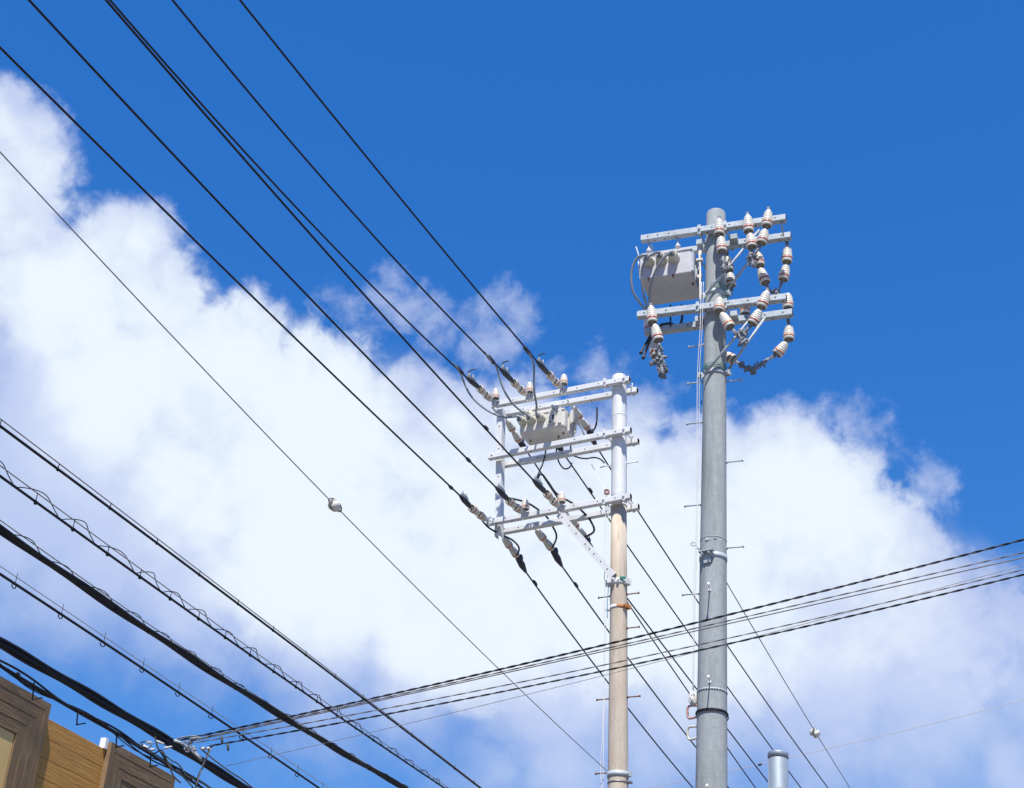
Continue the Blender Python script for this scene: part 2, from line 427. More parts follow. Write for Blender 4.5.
def step_bolt(F, parent, px, py, r, side, mt, L=.155, label=None):
    P = F.px(px, py, 0); C = F.axis(P.z); v = F.u*side; c0 = C + v*(r-.02)
    m_ = MB(); m_.tube([c0, C + v*(r+.02+L)], .008, 8)
    m_.lathe(C + v*(r+.02+L), v, [(0, .008), (.002, .015), (.012, .015), (.014, .008)], 10)
    m_.lathe(C + v*(r-.002), v, [(0, .017), (.012, .017)], 6, sharp=True)
    return m_.build('step_bolt', mt, parent, label=label)

# ------------------------------------------------------------------ insulator prototypes (axis +Z from the cap to the wide rim, 0.19 m)
def insulator_mesh():
    m_ = MB()
    prof = [(.0, .014), (.004, .022), (.014, .025), (.022, .027), (.026, .036), (.034, .0425), (.044, .0445), (.050, .044), (.0515, .0425), (.0545, .0425), (.056, .0475), (.068, .0485), (.0715, .048), (.073, .0458), (.076, .0458), (.0775, .0505), (.090, .0515), (.0935, .051), (.095, .0485), (.098, .0485), (.0995, .0535), (.114, .0545), (.1175, .054), (.119, .0515), (.122, .0515), (.1235, .0555), (.150, .0565), (.166, .056), (.174, .0535), (.177, .048)]
    m_.lathe((0, 0, 0), (0, 0, 1), prof, 24, True, False)
    m_.cur = 1
    m_.lathe((0, 0, 0), (0, 0, 1), [(.176, .047), (.162, .040), (.158, .016), (.192, .012), (.195, .006)], 24, False, True)
    me = m_.build('insulator', ['porcelain', 'recess'])
    r_ = MB(); r_.lathe((0, 0, 0), (0, 0, 1), [(.130, .0545), (.131, .0572), (.149, .0582), (.150, .0555)], 24, False, False)
    ob = r_.build('colour_band', ['red_band'])
    a, b = me.data, ob.data
    bpy.data.objects.remove(me); bpy.data.objects.remove(ob)
    b2 = b.copy(); b2.materials.clear(); b2.materials.append(M['orange_band'])
    return a, b, b2
INS, RED, ORANGE = insulator_mesh()
def insulator(parent, A, B, bandmesh, wide=1.0):
    A = Vector(A); B = Vector(B); L = (B-A).length/.19
    o = place('insulator', INS, parent, A, B-A, (wide, wide, L), random.uniform(0, 6))
    c = bpy.data.objects.new('colour_band', bandmesh); COL.objects.link(c); c.parent = o
    return o
def link(m_, A, B, r=.009):
    """short chain of fittings between two points"""
    A = Vector(A); B = Vector(B); d = B-A; x, y, z = frame(d); L = d.length
    if L < .01: return
    m_.tube([A, B], r*.8, 6)
    k = max(1, int(L/.055))
    for i in range(k):
        c = A + d*((i+.5)/k); s_ = x if i % 2 else y
        m_.box(c, (z, s_, z.cross(s_)), (min(.03, L/k*.48), .017, .006))
def fitting(m_, c, d, r_, size=.05, n=4):
    """strain clamp: keeper body with bolts standing out"""
    c = Vector(c); x, y, z = frame(d)
    m_.tube([c - z*size, c - z*size*.3, c + z*size*.5, c + z*size*1.1], [size*.22, size*.36, size*.34, size*.16], 8)
    for i in range(n):
        a = r_.uniform(0, 6.3); v = x*cos(a) + y*sin(a); p = c + z*r_.uniform(-.8, .8)*size
        m_.tube([p - v*size*.5, p + v*size*.75], size*.12, 6)
        m_.lathe(p + v*size*.5, v, [(0, size*.25), (size*.2, size*.25)], 6, sharp=True)

# ------------------------------------------------------------------ wires: sampled on the vertical plane through an anchor, smoothed to a sagging parabola
def wire_curve(A, th, pts, ext0=0.0, ext1=0.0, n=40, anchor=True):
    """A anchor point, th heading of the span, pts picture points in order; returns the 3-D points"""
    d = heading(th); nrm = heading(th+90)
    S = [((p-A).dot(d), p.z) for p in (at_plane(x, y, A, nrm) for x, y in pts)]
    if anchor: S.append((0.0, A.z))
    S.sort(); s0, s1 = S[0], S[-1]
    # least-squares bow over the chord
    num = den = 0
    for s_, z in S[1:-1]:
        k = (s_-s0[0])*(s_-s1[0]); e = z - (s0[1] + (s1[1]-s0[1])*(s_-s0[0])/(s1[0]-s0[0]))
        num += k*e; den += k*k
    q = num/den if den > 1e-9 else 0
    q = max(-.004, min(q, .012))
    out = []
    a, b = s0[0]-ext0, s1[0]+ext1
    for i in range(n+1):
        s_ = a + (b-a)*i/n
        z = s0[1] + (s1[1]-s0[1])*(s_-s0[0])/(s1[0]-s0[0]) + q*(s_-s0[0])*(s_-s1[0])
        out.append(Vector((A.x + d.x*s_, A.y + d.y*s_, z)))
    return out
def resample(P, step):
    out = [P[0]]; acc = 0
    for a, b in zip(P, P[1:]):
        L = (b-a).length; t = step-acc
        while t <= L: out.append(a + (b-a)*(t/L)); t += step
        acc = (acc + L) % step
    out.append(P[-1]); return out
def helix(P, r, pitch, ph=0, step=.02):
    Q = resample(P, step); out = []; s = 0
    for i, p in enumerate(Q):
        t = (Q[min(i+1, len(Q)-1)] - Q[max(i-1, 0)]).normalized(); x, y, _ = frame(t)
        a = 2*pi*s/pitch + ph; out.append(p + x*(r*cos(a)) + y*(r*sin(a)))
        s += step
    return out
RND = random.Random(11)
Z = Vector((0, 0, 1))
# ================================================================== beige pole with the white H-frame
pole = thing('utility_pole', FL.G, 'beige weathered concrete pole with white steel top carrying three pairs of white crossarms', 'utility pole')
zj = FL.px(619, 506, 0).z
shaft(FL, 'concrete_shaft', pole, 0, zj, .150, .0970, 'old_concrete', dome=False)
zt = FL.px(619.5, 378, 0).z
shaft(FL, 'steel_shaft', pole, zj-.02, zt, .0995, .0965, 'white_steel')
band(FL, pole, zj, .0985, .02, 'white_steel', t=.004, name='collar')
band(FL, pole, FL.px(619, 417, 0).z, .0975, .012, 'white_steel', t=.002, name='collar')
BO = .137
HOL = [.03, .14, .27, .45, .62, .78, .9]
armsL = []
for (l, r, l2, r2) in (((496, 404.7), (629.9, 379.3), (506.6, 413.5), (637.5, 390.4)),
                       ((489, 457.4), (631, 430), (503.7, 465), (638.5, 441)),
                       ((487.6, 523), (631, 496.5), (500.8, 532), (638.8, 506.7))):
    f_ = crossarm(FL, pole, l, r, -BO, 'white_steel', HOL); k_ = crossarm(FL, pole, l2, r2, BO, 'white_steel', HOL[1:])
    armsL.append((f_, k_))
    zc = FL.px(619, (l[1]+r[1])/2 + (r[1]-l[1])*.415, -BO).z
    for s_ in (-1, 1): arm_clamp(FL, pole, zc, .0985, 'white_steel', s_, BO, d=f_[2])
# upright channel at the free ends
U0, U1 = FL.px(499.7, 408, -.06), FL.px(497.3, 536, -.06)
m_ = MB()
m_.bar(U0, U1, FL.u, .040, .004)
for s_ in (-1, 1): m_.bar(U0 + FL.u*s_*.037 + FL.w*.054, U1 + FL.u*s_*.037 + FL.w*.054, FL.u, .003, .05)
m_.cur = 1
for t in (.15, .33, .55, .72, .9): m_.lathe(U0.lerp(U1, t) - FL.w*.003, -FL.w, [(0, .009), (.004, .009)], 8, sharp=True)
m_.build('upright_channel', ['white_steel', 'hole'], pole)
for t in (.025, .40, .88):
    m_ = MB(); c = U0.lerp(U1, t); m_.tube([c - FL.w*.13 - FL.u*.055, c + FL.w*.16 - FL.u*.055], .006, 6)
    m_.box(c - FL.w*.005 - FL.u*.055, (FL.u, FL.w, Z), (.012, .11, .006)); m_.build('frame_bolt', 'white_steel', pole)
# diagonal brace down to the pole clamp
zc = FL.px(619, 583.5, 0).z
b0 = FL.px(558.8, 513.8, -.185); b1 = FL.px(613, 575.5, -.135); m_ = MB(); bd = (b1-b0).normalized(); bn = bd.cross(FL.w)
m_.bar(b0, b1, bn, .043, .004)
for s_ in (-1, 1): m_.bar(b0 + bn*s_*.040 + FL.w*.024, b1 + bn*s_*.040 + FL.w*.024, bn, .003, .02)
m_.cur = 1
for t in (.06, .2, .33, .5, .58, .66, .78, .9): m_.lathe(b0.lerp(b1, t) - FL.w*.003, -FL.w, [(0, .009), (.004, .009)], 8, sharp=True)
m_.build('diagonal_brace', ['white_steel', 'hole'], pole)
band(FL, pole, zc, .101, .075, 'white_steel', (-75, 62, 80), label='white steel clamp tied with green twine, foot of the brace')
m_ = MB(); c = FL.axis(zc); m_.box(c - FL.w*.125 - FL.u*.05, (FL.u, FL.w, Z), (.045, .02, .03)); m_.tube([c - FL.w*.10 - FL.u*.02, c - FL.w*.20 - FL.u*.02], .010, 8)
m_.lathe(c - FL.w*.125 - FL.u*.02, -FL.w, [(0, .02), (.03, .02)], 6, sharp=True); m_.lathe(c - FL.w*.115 + FL.u*.04, -FL.w, [(0, .016), (.03, .016)], 6, sharp=True)
m_.build('brace_bolt', 'white_steel', pole)
m_ = MB()
for i in range(14): m_.tube(wobble(spline([c - FL.w*.1 + FL.u*.055 + Z*(.02+i*.002), c - FL.w*.06 + FL.u*.115 + Z*(.03+i*.003-.02), c + FL.w*.02 + FL.u*.12 + Z*.03*sin(i)], 4), .006, i), .0035, 5)
m_.build('twine', 'green', pole)
zb = FL.px(619, 608.5, 0).z
band(FL, pole, zb, .1025, .045, 'white_steel', (-82,), arc=(-110, 8), label='thin clamp band, white on its left')
band(FL, pole, zb+.002, .1025, .046, 'orange_rust', (58, 80), arc=(9, 250), label='rusty orange part of the thin clamp')
zg = FL.px(618, 775, 0).z
band(FL, pole, zg, .1165, .06, 'galv', (75,), t=.008); band(FL, pole, zg-.09, .117, .02, 'wire_grey', (80,), t=.004)
for (x, y, sd_, mt) in ((601, 467, -1, 'white_steel'), (635, 462, 1, 'white_steel'), (603, 597, -1, 'rust'), (636, 593, 1, 'rust'),
                        (635, 627, 1, 'rust'), (603, 699, -1, 'rust'), (636, 696, 1, 'rust'), (600, 773, -1, 'rust')):
    z_ = FL.px(x, y, 0).z
    step_bolt(FL, pole, x, y, .0965 if z_ > zj else .15-(.053)*z_/zj, sd_, mt, .13, 'white step bolt' if mt != 'rust' else 'rusty brown step bolt')
# coil of white string and white down lines on the left side of the pole
rt = thing('rope', FL.px(604, 497, -.12), 'thin white line running down the left side of the beige pole', 'rope')
m_ = MB(); m_.tube(spline([FL.px(589, 459, .1), FL.px(597, 475, .0), FL.px(606, 492, -.12)], 8), .0042, 6); m_.build('upper_strand', 'rope', rt)
m_ = MB(); m_.tube(spline([FL.px(606.5, 494, -.11), FL.px(605, 540, -.09), FL.px(604.5, 600, -.09), FL.px(604, 680, -.09), FL.px(603.6, 740, -.1), FL.px(602.5, 800, -.1)], 8), .0045, 6)
m_.tube(spline([FL.px(608, 503, -.11), FL.px(608, 560, -.12), FL.px(605.5, 640, -.11), FL.px(602.3, 735, -.12), FL.px(600.5, 765, -.12), FL.px(602.2, 800, -.12)], 8), .004, 6)
m_.build('lower_strand', 'rope', rt)
m_ = MB()
for i in range(5): m_.tube([FL.px(606.8+2.6*cos(a*.5), 493+1.9*sin(a*.5)-i*.5, -.14-.012*i) for a in range(14)], .004, 5)
m_.build('coil', 'pink', rt)
m_ = MB(); m_.tube(spline([FL.px(608.8, 586, -.1), FL.px(607.6, 600, -.1), FL.px(607.4, 618, -.1)], 6), .0045, 6); m_.build('blue_strand', 'blue', rt)

# switch tank hung under the upper arms
def tank(F, c_u, c_b, z0, z1, hu, hb, mt, mte, label, slots, rusty, nose=0.0):
    u, w = F.u, F.w
    T = F.ref + u*c_u + w*c_b; T.z = z0
    t = thing('switch_tank', T, label, 'switchgear')
    m_ = MB(); P = lambda a, b, z: Vector((F.ref.x, F.ref.y, 0)) + u*(c_u+a) + w*(c_b+b) + Z*z
    # body with slanted lower back, built from profile along the street
    pr = [(-hb, z1), (-hb, z0+nose)] + ([(-hb + nose*1.5*(1-cos(a*pi/16)), z0 + nose*(1-sin(a*pi/16))) for a in range(1, 9)] if nose else []) + [(hb, z0), (hb, z1)]
    k_ = len(pr); m_.v += [P(-hu, b, z) for b, z in pr] + [P(hu, b, z) for b, z in pr]
    for i in range(k_): m_.face((i, (i+1) % k_, k_+(i+1) % k_, k_+i), 0 < i < k_-3 and nose > 0)
    m_.face(range(k_)); m_.face(range(k_, 2*k_))
    m_.build('tank', mt, t, bevel=.012)
    m_ = MB(); m_.box(P(0, 0, z1-.012), (u, w, Z), (hu+.012, hb+.012, .014)); m_.box(P(0, 0, z1+.012), (u, w, Z), (hu*.9, hb*.85, .014)); m_.build('lid', mt, t, bevel=.005)
    # stiffening ribs on the right side
    m_ = MB()
    for k in range(4): m_.box(P(hu+.010, -hb*.6+k*hb*.42, (z0+z1)/2), (u, w, Z), (.010, .006, (z1-z0)*.42))
    m_.box(P(hu+.012, -hb*.85, (z0+z1)/2-.01), (u, w, Z), (.013, .03, (z1-z0)*.38)); m_.build('side_rib', mte, t)
    ends = []
    zb_ = z0 + (z1-z0)*.66
    for k in slots:
        b = MB(); o = P(k*hu, -hb+.004, zb_); d = (-w*.93 - Z*.06).normalized()
        b.lathe(o, d, [(0, .062), (.02, .064), (.03, .055), (.085, .052), (.10, .047), (.112, .044)], 22); 
        b.cur = 1; b.lathe(o + d*.110, d, [(0, .034), (.012, .034), (.014, .018)], 18)
        b.build('bushing', ['epoxy', 'dark_galv'], t); ends.append(o + d*.12)
    for a, b_, q in rusty:
        m_ = MB(); m_.lathe(P(a*hu, b_*hb, z0-.002), -Z if q else -w, [(0, .013), (.010, .013)], 6, sharp=True); m_.lathe(P(a*hu, b_*hb, z0-.014), -Z, [(0, .008), (.014, .009)], 8, sharp=True); m_.build('drain_bolt', 'rust', t)
    return t, P, ends
tkL, PL, bushL = tank(FL, -1.015, -.03, 10.535, 10.82, .315, .195, 'box_white', 'box_white', 'cream switch tank with three bushings hung in the white H-frame of the beige pole', (-.86, -.44, 0.0), [(-.75, -.05, 1), (.82, -.30, 1), (.5, .1, 1), (-.5, .7, 1)], .05)
m_ = MB()
m_.box(PL(.16, -.205, 10.70), (FL.u, FL.w, Z), (.045, .018, .085)); m_.lathe(PL(.16, -.22, 10.755), -FL.w, [(0, .030), (.012, .028), (.014, .012), (.02, .012)], 16)
m_.box(PL(.265, -.202, 10.70), (FL.u, FL.w, Z), (.022, .012, .10))
m_.build('operating_box', 'box_white', tkL, bevel=.008)
m_ = MB(); m_.box(PL(.175, -.225, 10.70), (FL.u, FL.w, Z), (.012, .004, .032)); m_.lathe(PL(.14, -.222, 10.632), -FL.w, [(0, .012), (.008, .012)], 8); m_.build('indicator_window', 'rubber', tkL)
m_ = MB()
for a in (-.2, .17):
    m_.box(PL(a, 0, 10.85), (FL.w, FL.u, Z), (.25, .018, .018)); 
    for b in (-BO, BO): m_.tube([PL(a, b+.05, 10.83), PL(a, b+.05, 11.0)], .010, 8); m_.lathe(PL(a, b+.05, 10.94), Z, [(0, .02), (.012, .02), (.014, .014), (.04, .014)], 8)
    m_.lathe(PL(a+.02, -.17, 10.83), Z, [(0, .03), (.03, .03), (.034, .02), (.06, .018)], 10)
m_.box(PL(-.04, -.17, 10.845), (FL.u, FL.w, Z), (.30, .016, .012))
m_.build('hanger', 'box_white', tkL)
m_ = MB()
for dx in (0, .02): m_.tube(spline([PL(.40+dx, .0, 10.93), PL(.385+dx, .05, 10.8), PL(.42, .15, 10.68), PL(.47+dx, .2, 10.52)], 5), .008, 6)
m_.box(PL(.36, .1, 10.78), (FL.u, FL.w, Z), (.016, .13, .012)); m_.box(PL(.37, -.05, 10.76), (FL.u, FL.w, Z), (.02, .012, .09)); m_.box(PL(.34, .12, 10.70), (FL.u, FL.w, Z), (.02, .012, .09))
m_.build('side_conduit', 'box_white', tkL)

tkR, PR, bushR = tank(FR, -.485, .045, 10.315, 10.63, .28, .26, 'box_grey', 'galv', 'pale grey switch tank with grey cables at its bushings, on the grey concrete pole', (-.62, -.12, .36), [(-.65, -.97, 0), (.30, -.97, 0), (.9, -.2, 1)])
m_ = MB(); G_ = FR
for a in (-.20, .12):
    m_.box(PR(a, 0, 10.635), (FR.w, FR.u, Z), (.24, .018, .016)); m_.tube([PR(a, -.18, 10.63), PR(a, -.18, 10.86)], .009, 8); m_.lathe(PR(a, -.18, 10.70), Z, [(0, .016), (.02, .03), (.04, .03), (.06, .016)], 12)
m_.tube([PR(-.30, -.12, 10.62), PR(-.36, -.12, 10.86)], .008, 6); m_.tube([PR(.1, .16, 10.62), PR(.1, .16, 10.86)], .009, 6)
m_.build('hanger', 'box_grey', tkR)
m_ = MB(); m_.box(PR(0, -.225, 10.385), (FR.u, FR.w, Z), (.26, .006, .012)); m_.box(PR(-.28, -.20, 10.40), (FR.u, FR.w, Z), (.012, .02, .04)); m_.tube([PR(-.31, -.2, 10.60), PR(-.295, -.2, 10.42)], .007, 6)
for a in (-.2, -.02, .13): m_.box(PR(a, -.226, 10.425), (FR.u, FR.w, Z), (.012, .008, .022)); m_.box(PR(a+.03, -.226, 10.425), (FR.u, FR.w, Z), (.006, .008, .026))
m_.box(PR(.20, -.222, 10.39), (FR.u, FR.w, Z), (.075, .006, .022)); m_.box(PR(.21, -.226, 10.50), (FR.u, FR.w, Z), (.006, .012, .12))
m_.build('front_flange', 'box_white', tkR)
m_ = MB()
m_.tube(spline([PR(.34, -.1, 10.72), PR(.345, -.14, 10.6), PR(.355, -.16, 10.4), PR(.36, -.2, 10.2), PR(.365, -.22, 9.95)], 6), .011, 8); m_.tube(spline([PR(.32, 0, 10.62), PR(.38, 0, 10.52), PR(.40, -.02, 10.36), PR(.37, .02, 10.25)], 6), .009, 8)
m_.box(PR(.35, -.15, 10.53), (FR.u, FR.w, Z), (.035, .02, .012)); m_.lathe(PR(.35, -.13, 10.66), -Z, [(0, .018), (.09, .018)], 10); m_.lathe(PR(.345, -.17, 10.30), -FR.w, [(0, .02), (.02, .02)], 10)
m_.build('operating_rod', 'box_white', tkR)

# ---- strings, dead ends and line wires on the camera side of the H-frame
SPN = 27
def dead_end_clamp(t, A, B, horn=True):
    """wedge clamp with plastic cover: A at the insulator, B where the wire enters"""
    A = Vector(A); B = Vector(B); d = (B-A).normalized(); L = (B-A).length
    v = (Z - d*Z.dot(d)).normalized(); s_ = d.cross(v)
    b = MB(); b.tube([A, A + d*L*.18, A + d*L*.65, A + d*L*.95, B + d*.03], [.016, .034, .036, .022, .013], 10); b.build('clamp_cover', 'rubber', t)
    b = MB(); b.box(A + d*L*.62 + v*.036, (d, s_, v), (L*.26, .018, .026)); b.lathe(A + d*L*.50 + v*.03, v, [(0, .018), (.05, .018), (.054, .010), (.085, .010)], 10)
    b.lathe(A + d*L*.66 + v*.045 + s_*.012, s_, [(0, .015), (.045, .015)], 8); b.lathe(A + d*L*.84 + v*.02, v, [(0, .016), (.07, .014)], 8)
    o = b.build('wedge_body', 'clamp_grey', t)
    if horn:
        b = MB(); q = A + d*L*.86 + v*.08; b.tube(spline([q, q + v*.03, q + v*.045 + FL.u*.03, q + v*.047 + FL.u*.09], 5), .008, 7); b.build('keeper', 'rubber', t)
    return o
def front_string(name_lbl, clev, cl0, cl1, post, wlabel, wpts, grp, wgrp, horn=True, post_label=None, r=.0108):
    P = FL.px(*clev, -BO-.055)
    A = lambda q: FL.along(*q, P)
    c0, c1 = A(cl0), A(cl1)
    t = thing('insulator_string', P, name_lbl, 'insulators', grp)
    d = (c0-P); L = d.length
    m_ = MB(); link(m_, P, P + d*.16, .012); m_.box(P + FL.w*.01, (FL.u, FL.w, Z), (.018, .02, .05)); m_.lathe(P - Z*.05, -Z, [(0, .014), (.03, .014)], 6, sharp=True)
    m_.build('clevis', 'white_steel', t)
    insulator(t, P + d*.12, P + d*.56, ORANGE, .92); insulator(t, P + d*.55, P + d*.99, ORANGE, .92)
    dead_end_clamp(t, c0, c1, horn)
    if post:
        k = FL.px(post[0], post[1], -BO-.075); e = FL.px(post[0], post[2], -BO-.075)
        pi_ = thing('post_insulator', e, post_label, 'insulator', 'small post insulators on the white H-frame')
        insulator(pi_, k, e, ORANGE, .95)
        mm = MB(); mm.tube([e + Z*.02, FL.px(post[0]-1.2, post[2]+8, -BO-.06)], .012, 8); mm.build('stalk', 'white_steel', pi_)
    c = wire_curve(c1, SPN, wpts, ext0=7, n=70)
    m_ = MB(); m_.tube(c, r, 8); w_ = m_.build('power_line', 'black_cable', origin=c1); tag(w_, wlabel, 'wire', wgrp)
    return P, c0, c1, c
GS, GW = 'dead-end insulator strings facing the camera side', 'black power lines coming in from the upper left'
PI_ = 'white post insulator with orange rim, above '
f1 = front_string('slanted white insulator string nearest the pole on the top crossarm, under a black clamp', (562, 389), (548.3, 373.7), (537.2, 361.6), (563.9, 374.3, 385.2),
    'black power line farthest right at the top edge of the picture', [(240, 0), (310, 85), (385, 180), (512, 333), (530, 355)], GS, GW, True, PI_+'the right string of the top crossarm')
f2 = front_string('slanted white insulator string in the middle of the top white crossarm', (528, 396.5), (512.8, 381.4), (500.6, 369), (529.7, 382.3, 393.3),
    'black power line second from the right at the top edge of the picture', [(172.5, 0), (240, 82.5), (320, 175), (400, 265), (481, 349.5)], GS, GW, True, PI_+'the middle string of the top crossarm')
f3 = front_string('slanted white insulator string at the left end of the top white crossarm', (493.2, 402), (478.8, 387.4), (467.2, 378), (495.7, 388.6, 399.6),
    'black power line that meets the left end of the top crossarm', [(110, 0), (155, 50), (210, 115), (320, 232.5), (449.5, 360.5)], GS, GW, True, PI_+'the left end of the top crossarm')
f4 = front_string('slanted white insulator string nearest the pole on the lowest crossarm, above the brace', (560, 508), (545.7, 492.4), (533.6, 480.4), (561.6, 492, 503.4),
    'black power line dipping past the white upright to the lowest crossarm, nearest the pole', [(106, 0), (149, 47.5), (202.5, 110), (320, 247.5), (452.5, 392.5), (486, 428), (524, 468.5)], GS, GW, False, PI_+'the top of the diagonal brace')
f5 = front_string('slanted white insulator string on the lowest crossarm just right of the white upright', (524, 514), (507.8, 499.6), (496.6, 488), (525.3, 499, 510.4),
    'black power line reaching the lowest crossarm just right of the white upright', [(29, 0), (92.5, 70), (167.5, 147.5), (280, 267.5), (402.5, 393), (468.5, 460)], GS, GW, False, PI_+'the lowest crossarm right of the upright')
f6 = front_string('slanted white insulator string at the left tip of the lowest white crossarm', (488, 521.5), (470.6, 507), (460.4, 496), None,
    'lowest of the black power lines, ending at the left tip of the lowest crossarm', [(0, 47.5), (100, 145), (200, 245), (350, 392), (449, 486.5)], GS, GW, False)
# splice sleeves and taped tails on the incoming lines
def sleeve(F, c, x, y, lab, L=.05, r=.022):
    A = c[-1]; P = F.along(x, y, A); i = min(range(1, len(c)-1), key=lambda k: (c[k]-P).length); d = (c[i+1]-c[i-1]).normalized()
    m_ = MB(); m_.tube([P - d*L, P - d*L*.5, P + d*L*.5, P + d*L], [r*.6, r, r, r*.6], 8); o = m_.build('splice_sleeve', 'rubber', origin=P); tag(o, lab, 'splice', 'splice sleeves on the lines')
sleeve(FL, f4[3], 486, 428, 'black splice bulge on the power line above the middle crossarm left end')
sleeve(FL, f5[3], 468.5, 460, 'black splice bulge on the power line left of the white upright', .06)
sleeve(FL, f6[3], 451, 487.5, 'black splice bulge on the lowest power line before its clamp')
def jumper(pts, lab, r=.0125, mt='black_cable', F=FL, n=8, cat='jumper cable', grp='jumper cables of the white H-frame'):
    c = spline([p if isinstance(p, Vector) else F.px(*p) for p in pts], n)
    m_ = MB(); m_.tube(c, r, 8); o = m_.build('jumper_cable', mt, origin=c[0]); return tag(o, lab, cat, grp)
def bof(P, F=FL): return (P-F.ref).dot(F.w)
for (f, pts, e, lab) in ((f1, [(525.5, 347), (530.5, 356), (533.8, 366), (534.2, 390), (536.5, 405)], bushL[2], 'grey jumper cable hanging straight down to the rightmost bushing of the cream tank'),
                         (f2, [(484, 351.5), (491, 361), (496.5, 367), (503, 388), (513, 404)], bushL[1], 'grey jumper cable curving down to the middle bushing of the cream tank'),
                         (f3, [(452, 363), (459.5, 370.8), (463, 380), (471, 396), (486, 409.5), (503, 417)], bushL[0], 'grey jumper cable sweeping in a wide curve to the leftmost bushing of the cream tank')):
    b0_, b1_ = bof(f[2]), bof(e); k = len(pts); q = []
    for i, (x, y) in enumerate(pts):
        if i < 2: q.append(FL.along(x, y, f[2]))
        else: q.append(FL.px(x, y, b0_ + (b1_-.10-b0_)*((i-1)/(k-1))))
    jumper(q + [e - FL.w*.06 - Z*.005, e + FL.w*.02], lab, .0135, 'grey_cable')
for f, x, y in ((f1, 527.5, 351), (f2, 491, 359.5), (f3, 459.5, 370)):
    P = FL.along(x, y, f[2]); d = (f[2]-f[3][20]).normalized(); m_ = MB(); m_.tube([P - d*.10, P - d*.08, P + d*.08, P + d*.10], [.014, .026, .026, .014], 8)
    o = m_.build('tape_wrap', 'rubber', origin=P); tag(o, 'black taped joint where the jumper leaves the '+('rightmost' if x == 528 else 'middle' if x == 489 else 'leftmost')+' top line', 'tape', 'taped joints on the top lines')

# ---- strings and wires leaving on the far side
def rear_string(lab, att, cl0, cl1, wlab, wpts, ext=9, two=True, band=ORANGE, wide=.92, r=.0108):
    P = FL.px(*att, BO+.05); A = lambda q: FL.along(*q, P); c0, c1 = A(cl0), A(cl1)
    t = thing('insulator_string', P, lab, 'insulators', 'dead-end insulator strings on the far side'); d = c0-P
    m_ = MB(); link(m_, P, P + d*.14, .012); m_.tube([P - FL.w*.14, P + d*.05], .010, 6); m_.build('clevis', 'white_steel', t)
    insulator(t, P + d*.12, P + d*.56, band, wide); insulator(t, P + d*.55, P + d*.99, band, wide)
    dd = c1-c0; v = (Z - dd.normalized()*Z.dot(dd.normalized())).normalized()
    m_ = MB(); m_.tube([c0 - dd*.05, c0 + dd*.12, c0 + dd*.6, c0 + dd*1.05], [.02, .040, .046, .018], 10); m_.tube([c0 + dd*.15 + v*.01, c0 + dd*.35 + v*.06, c0 + dd*.25 + v*.10], [.03, .035, .022], 8)
    m_.build('clamp_cover', 'rubber', t)
    c = wire_curve(c1, SPN, wpts, ext1=ext, n=60)
    m_ = MB(); m_.tube(c, r, 8); o = m_.build('power_line', 'black_cable', origin=c1); tag(o, wlab, 'wire', 'black power lines leaving on the far side')
    return P, c0, c1, c
r1 = rear_string('insulator string slanting down between the white upright and the cream tank', (505, 417), (519.5, 441.5), (526, 450), 'black line passing behind the brace, left of the pair below the clamp', [(540, 472), (557, 496), (632, 610), (688, 691), (755.5, 788)])
r2 = rear_string('insulator string hidden behind the cream tank with its black cover showing below', (541, 411), (556.5, 442), (562.5, 452), 'black line emerging right of the beige pole between middle and lowest crossarms', [(577, 470), (591, 491), (612, 522), (628, 546), (697, 644), (727, 689), (801, 788)])
r3 = rear_string('insulator string slanting down right of the cream tank to a black cover', (571, 404), (588, 429), (596, 446), 'uppermost black line leaving right of the beige pole below the lowest crossarm', [(604, 461), (637, 510), (697, 599), (727, 646), (828, 788)])
r4 = rear_string('lowest left insulator string hanging under the left tip of the lowest crossarm', (501.5, 535), (517, 556), (525.5, 571.5), 'lowest black line leaving on the far side, behind the foot of the beige pole', [(605, 680), (628, 707), (693, 788)])
r5 = rear_string('insulator string hanging under the middle of the lowest crossarm with black cover', (534, 527), (552, 549), (561.5, 565.5), 'black line from the middle of the lowest crossarm, second from below', [(607, 629), (628, 658), (694.8, 746), (727, 786)])
r6 = rear_string('insulator string partly hidden behind the diagonal brace', (567, 514), (584.5, 537.5), (594, 555), 'black line from behind the brace, right one of the pair below the clamp', [(604, 567), (627.7, 596.6), (696, 689.5), (768, 782)])
for c, x, y, lab in ((r4[3], 535, 583, 'black splice bulge on the lowest far line'), (r5[3], 576, 585, 'black splice bulge on the second lowest far line'),
                     (r2[3], 590.5, 490.5, 'long black splice on the far line behind the middle crossarm')):
    A = c[0]; P = FL.along(x, y, A); d = (c[6]-c[5]).normalized(); m_ = MB(); m_.tube([P - d*.06, P - d*.03, P + d*.03, P + d*.06], [.014, .023, .023, .014], 8)
    tag(m_.build('splice_sleeve', 'rubber', origin=P), lab, 'splice', 'splice sleeves on the lines')
jumper([FL.along(499, 489, f5[2]) , (505, 496, -.28), (514, 499, -.2), (522, 501, -.10), (529.5, 504, -.02), (538, 509.5, .05), (546, 516, .12), (553, 527, .2), (556.5, 537, .25), r5[1]], 'black jumper threading between the lowest crossarms to the middle black cover')
jumper([FL.along(463, 497, f6[2]), (476, 512, -.3), (488, 527, -.2), (503.5, 535.5, .06), (513, 540.5, .15), (519, 548, .22), r4[1]], 'black jumper arching under the left tip of the lowest crossarm')
jumper([FL.along(536, 482, f4[2]), (541, 474, -.3), (548, 482, -.15), (557, 494, -.08), (572, 503, -.02), (582, 511, .06), (590, 520, .15), (594, 531, .22), r6[1]], 'black jumper bending down behind the brace to its black cover', .014)
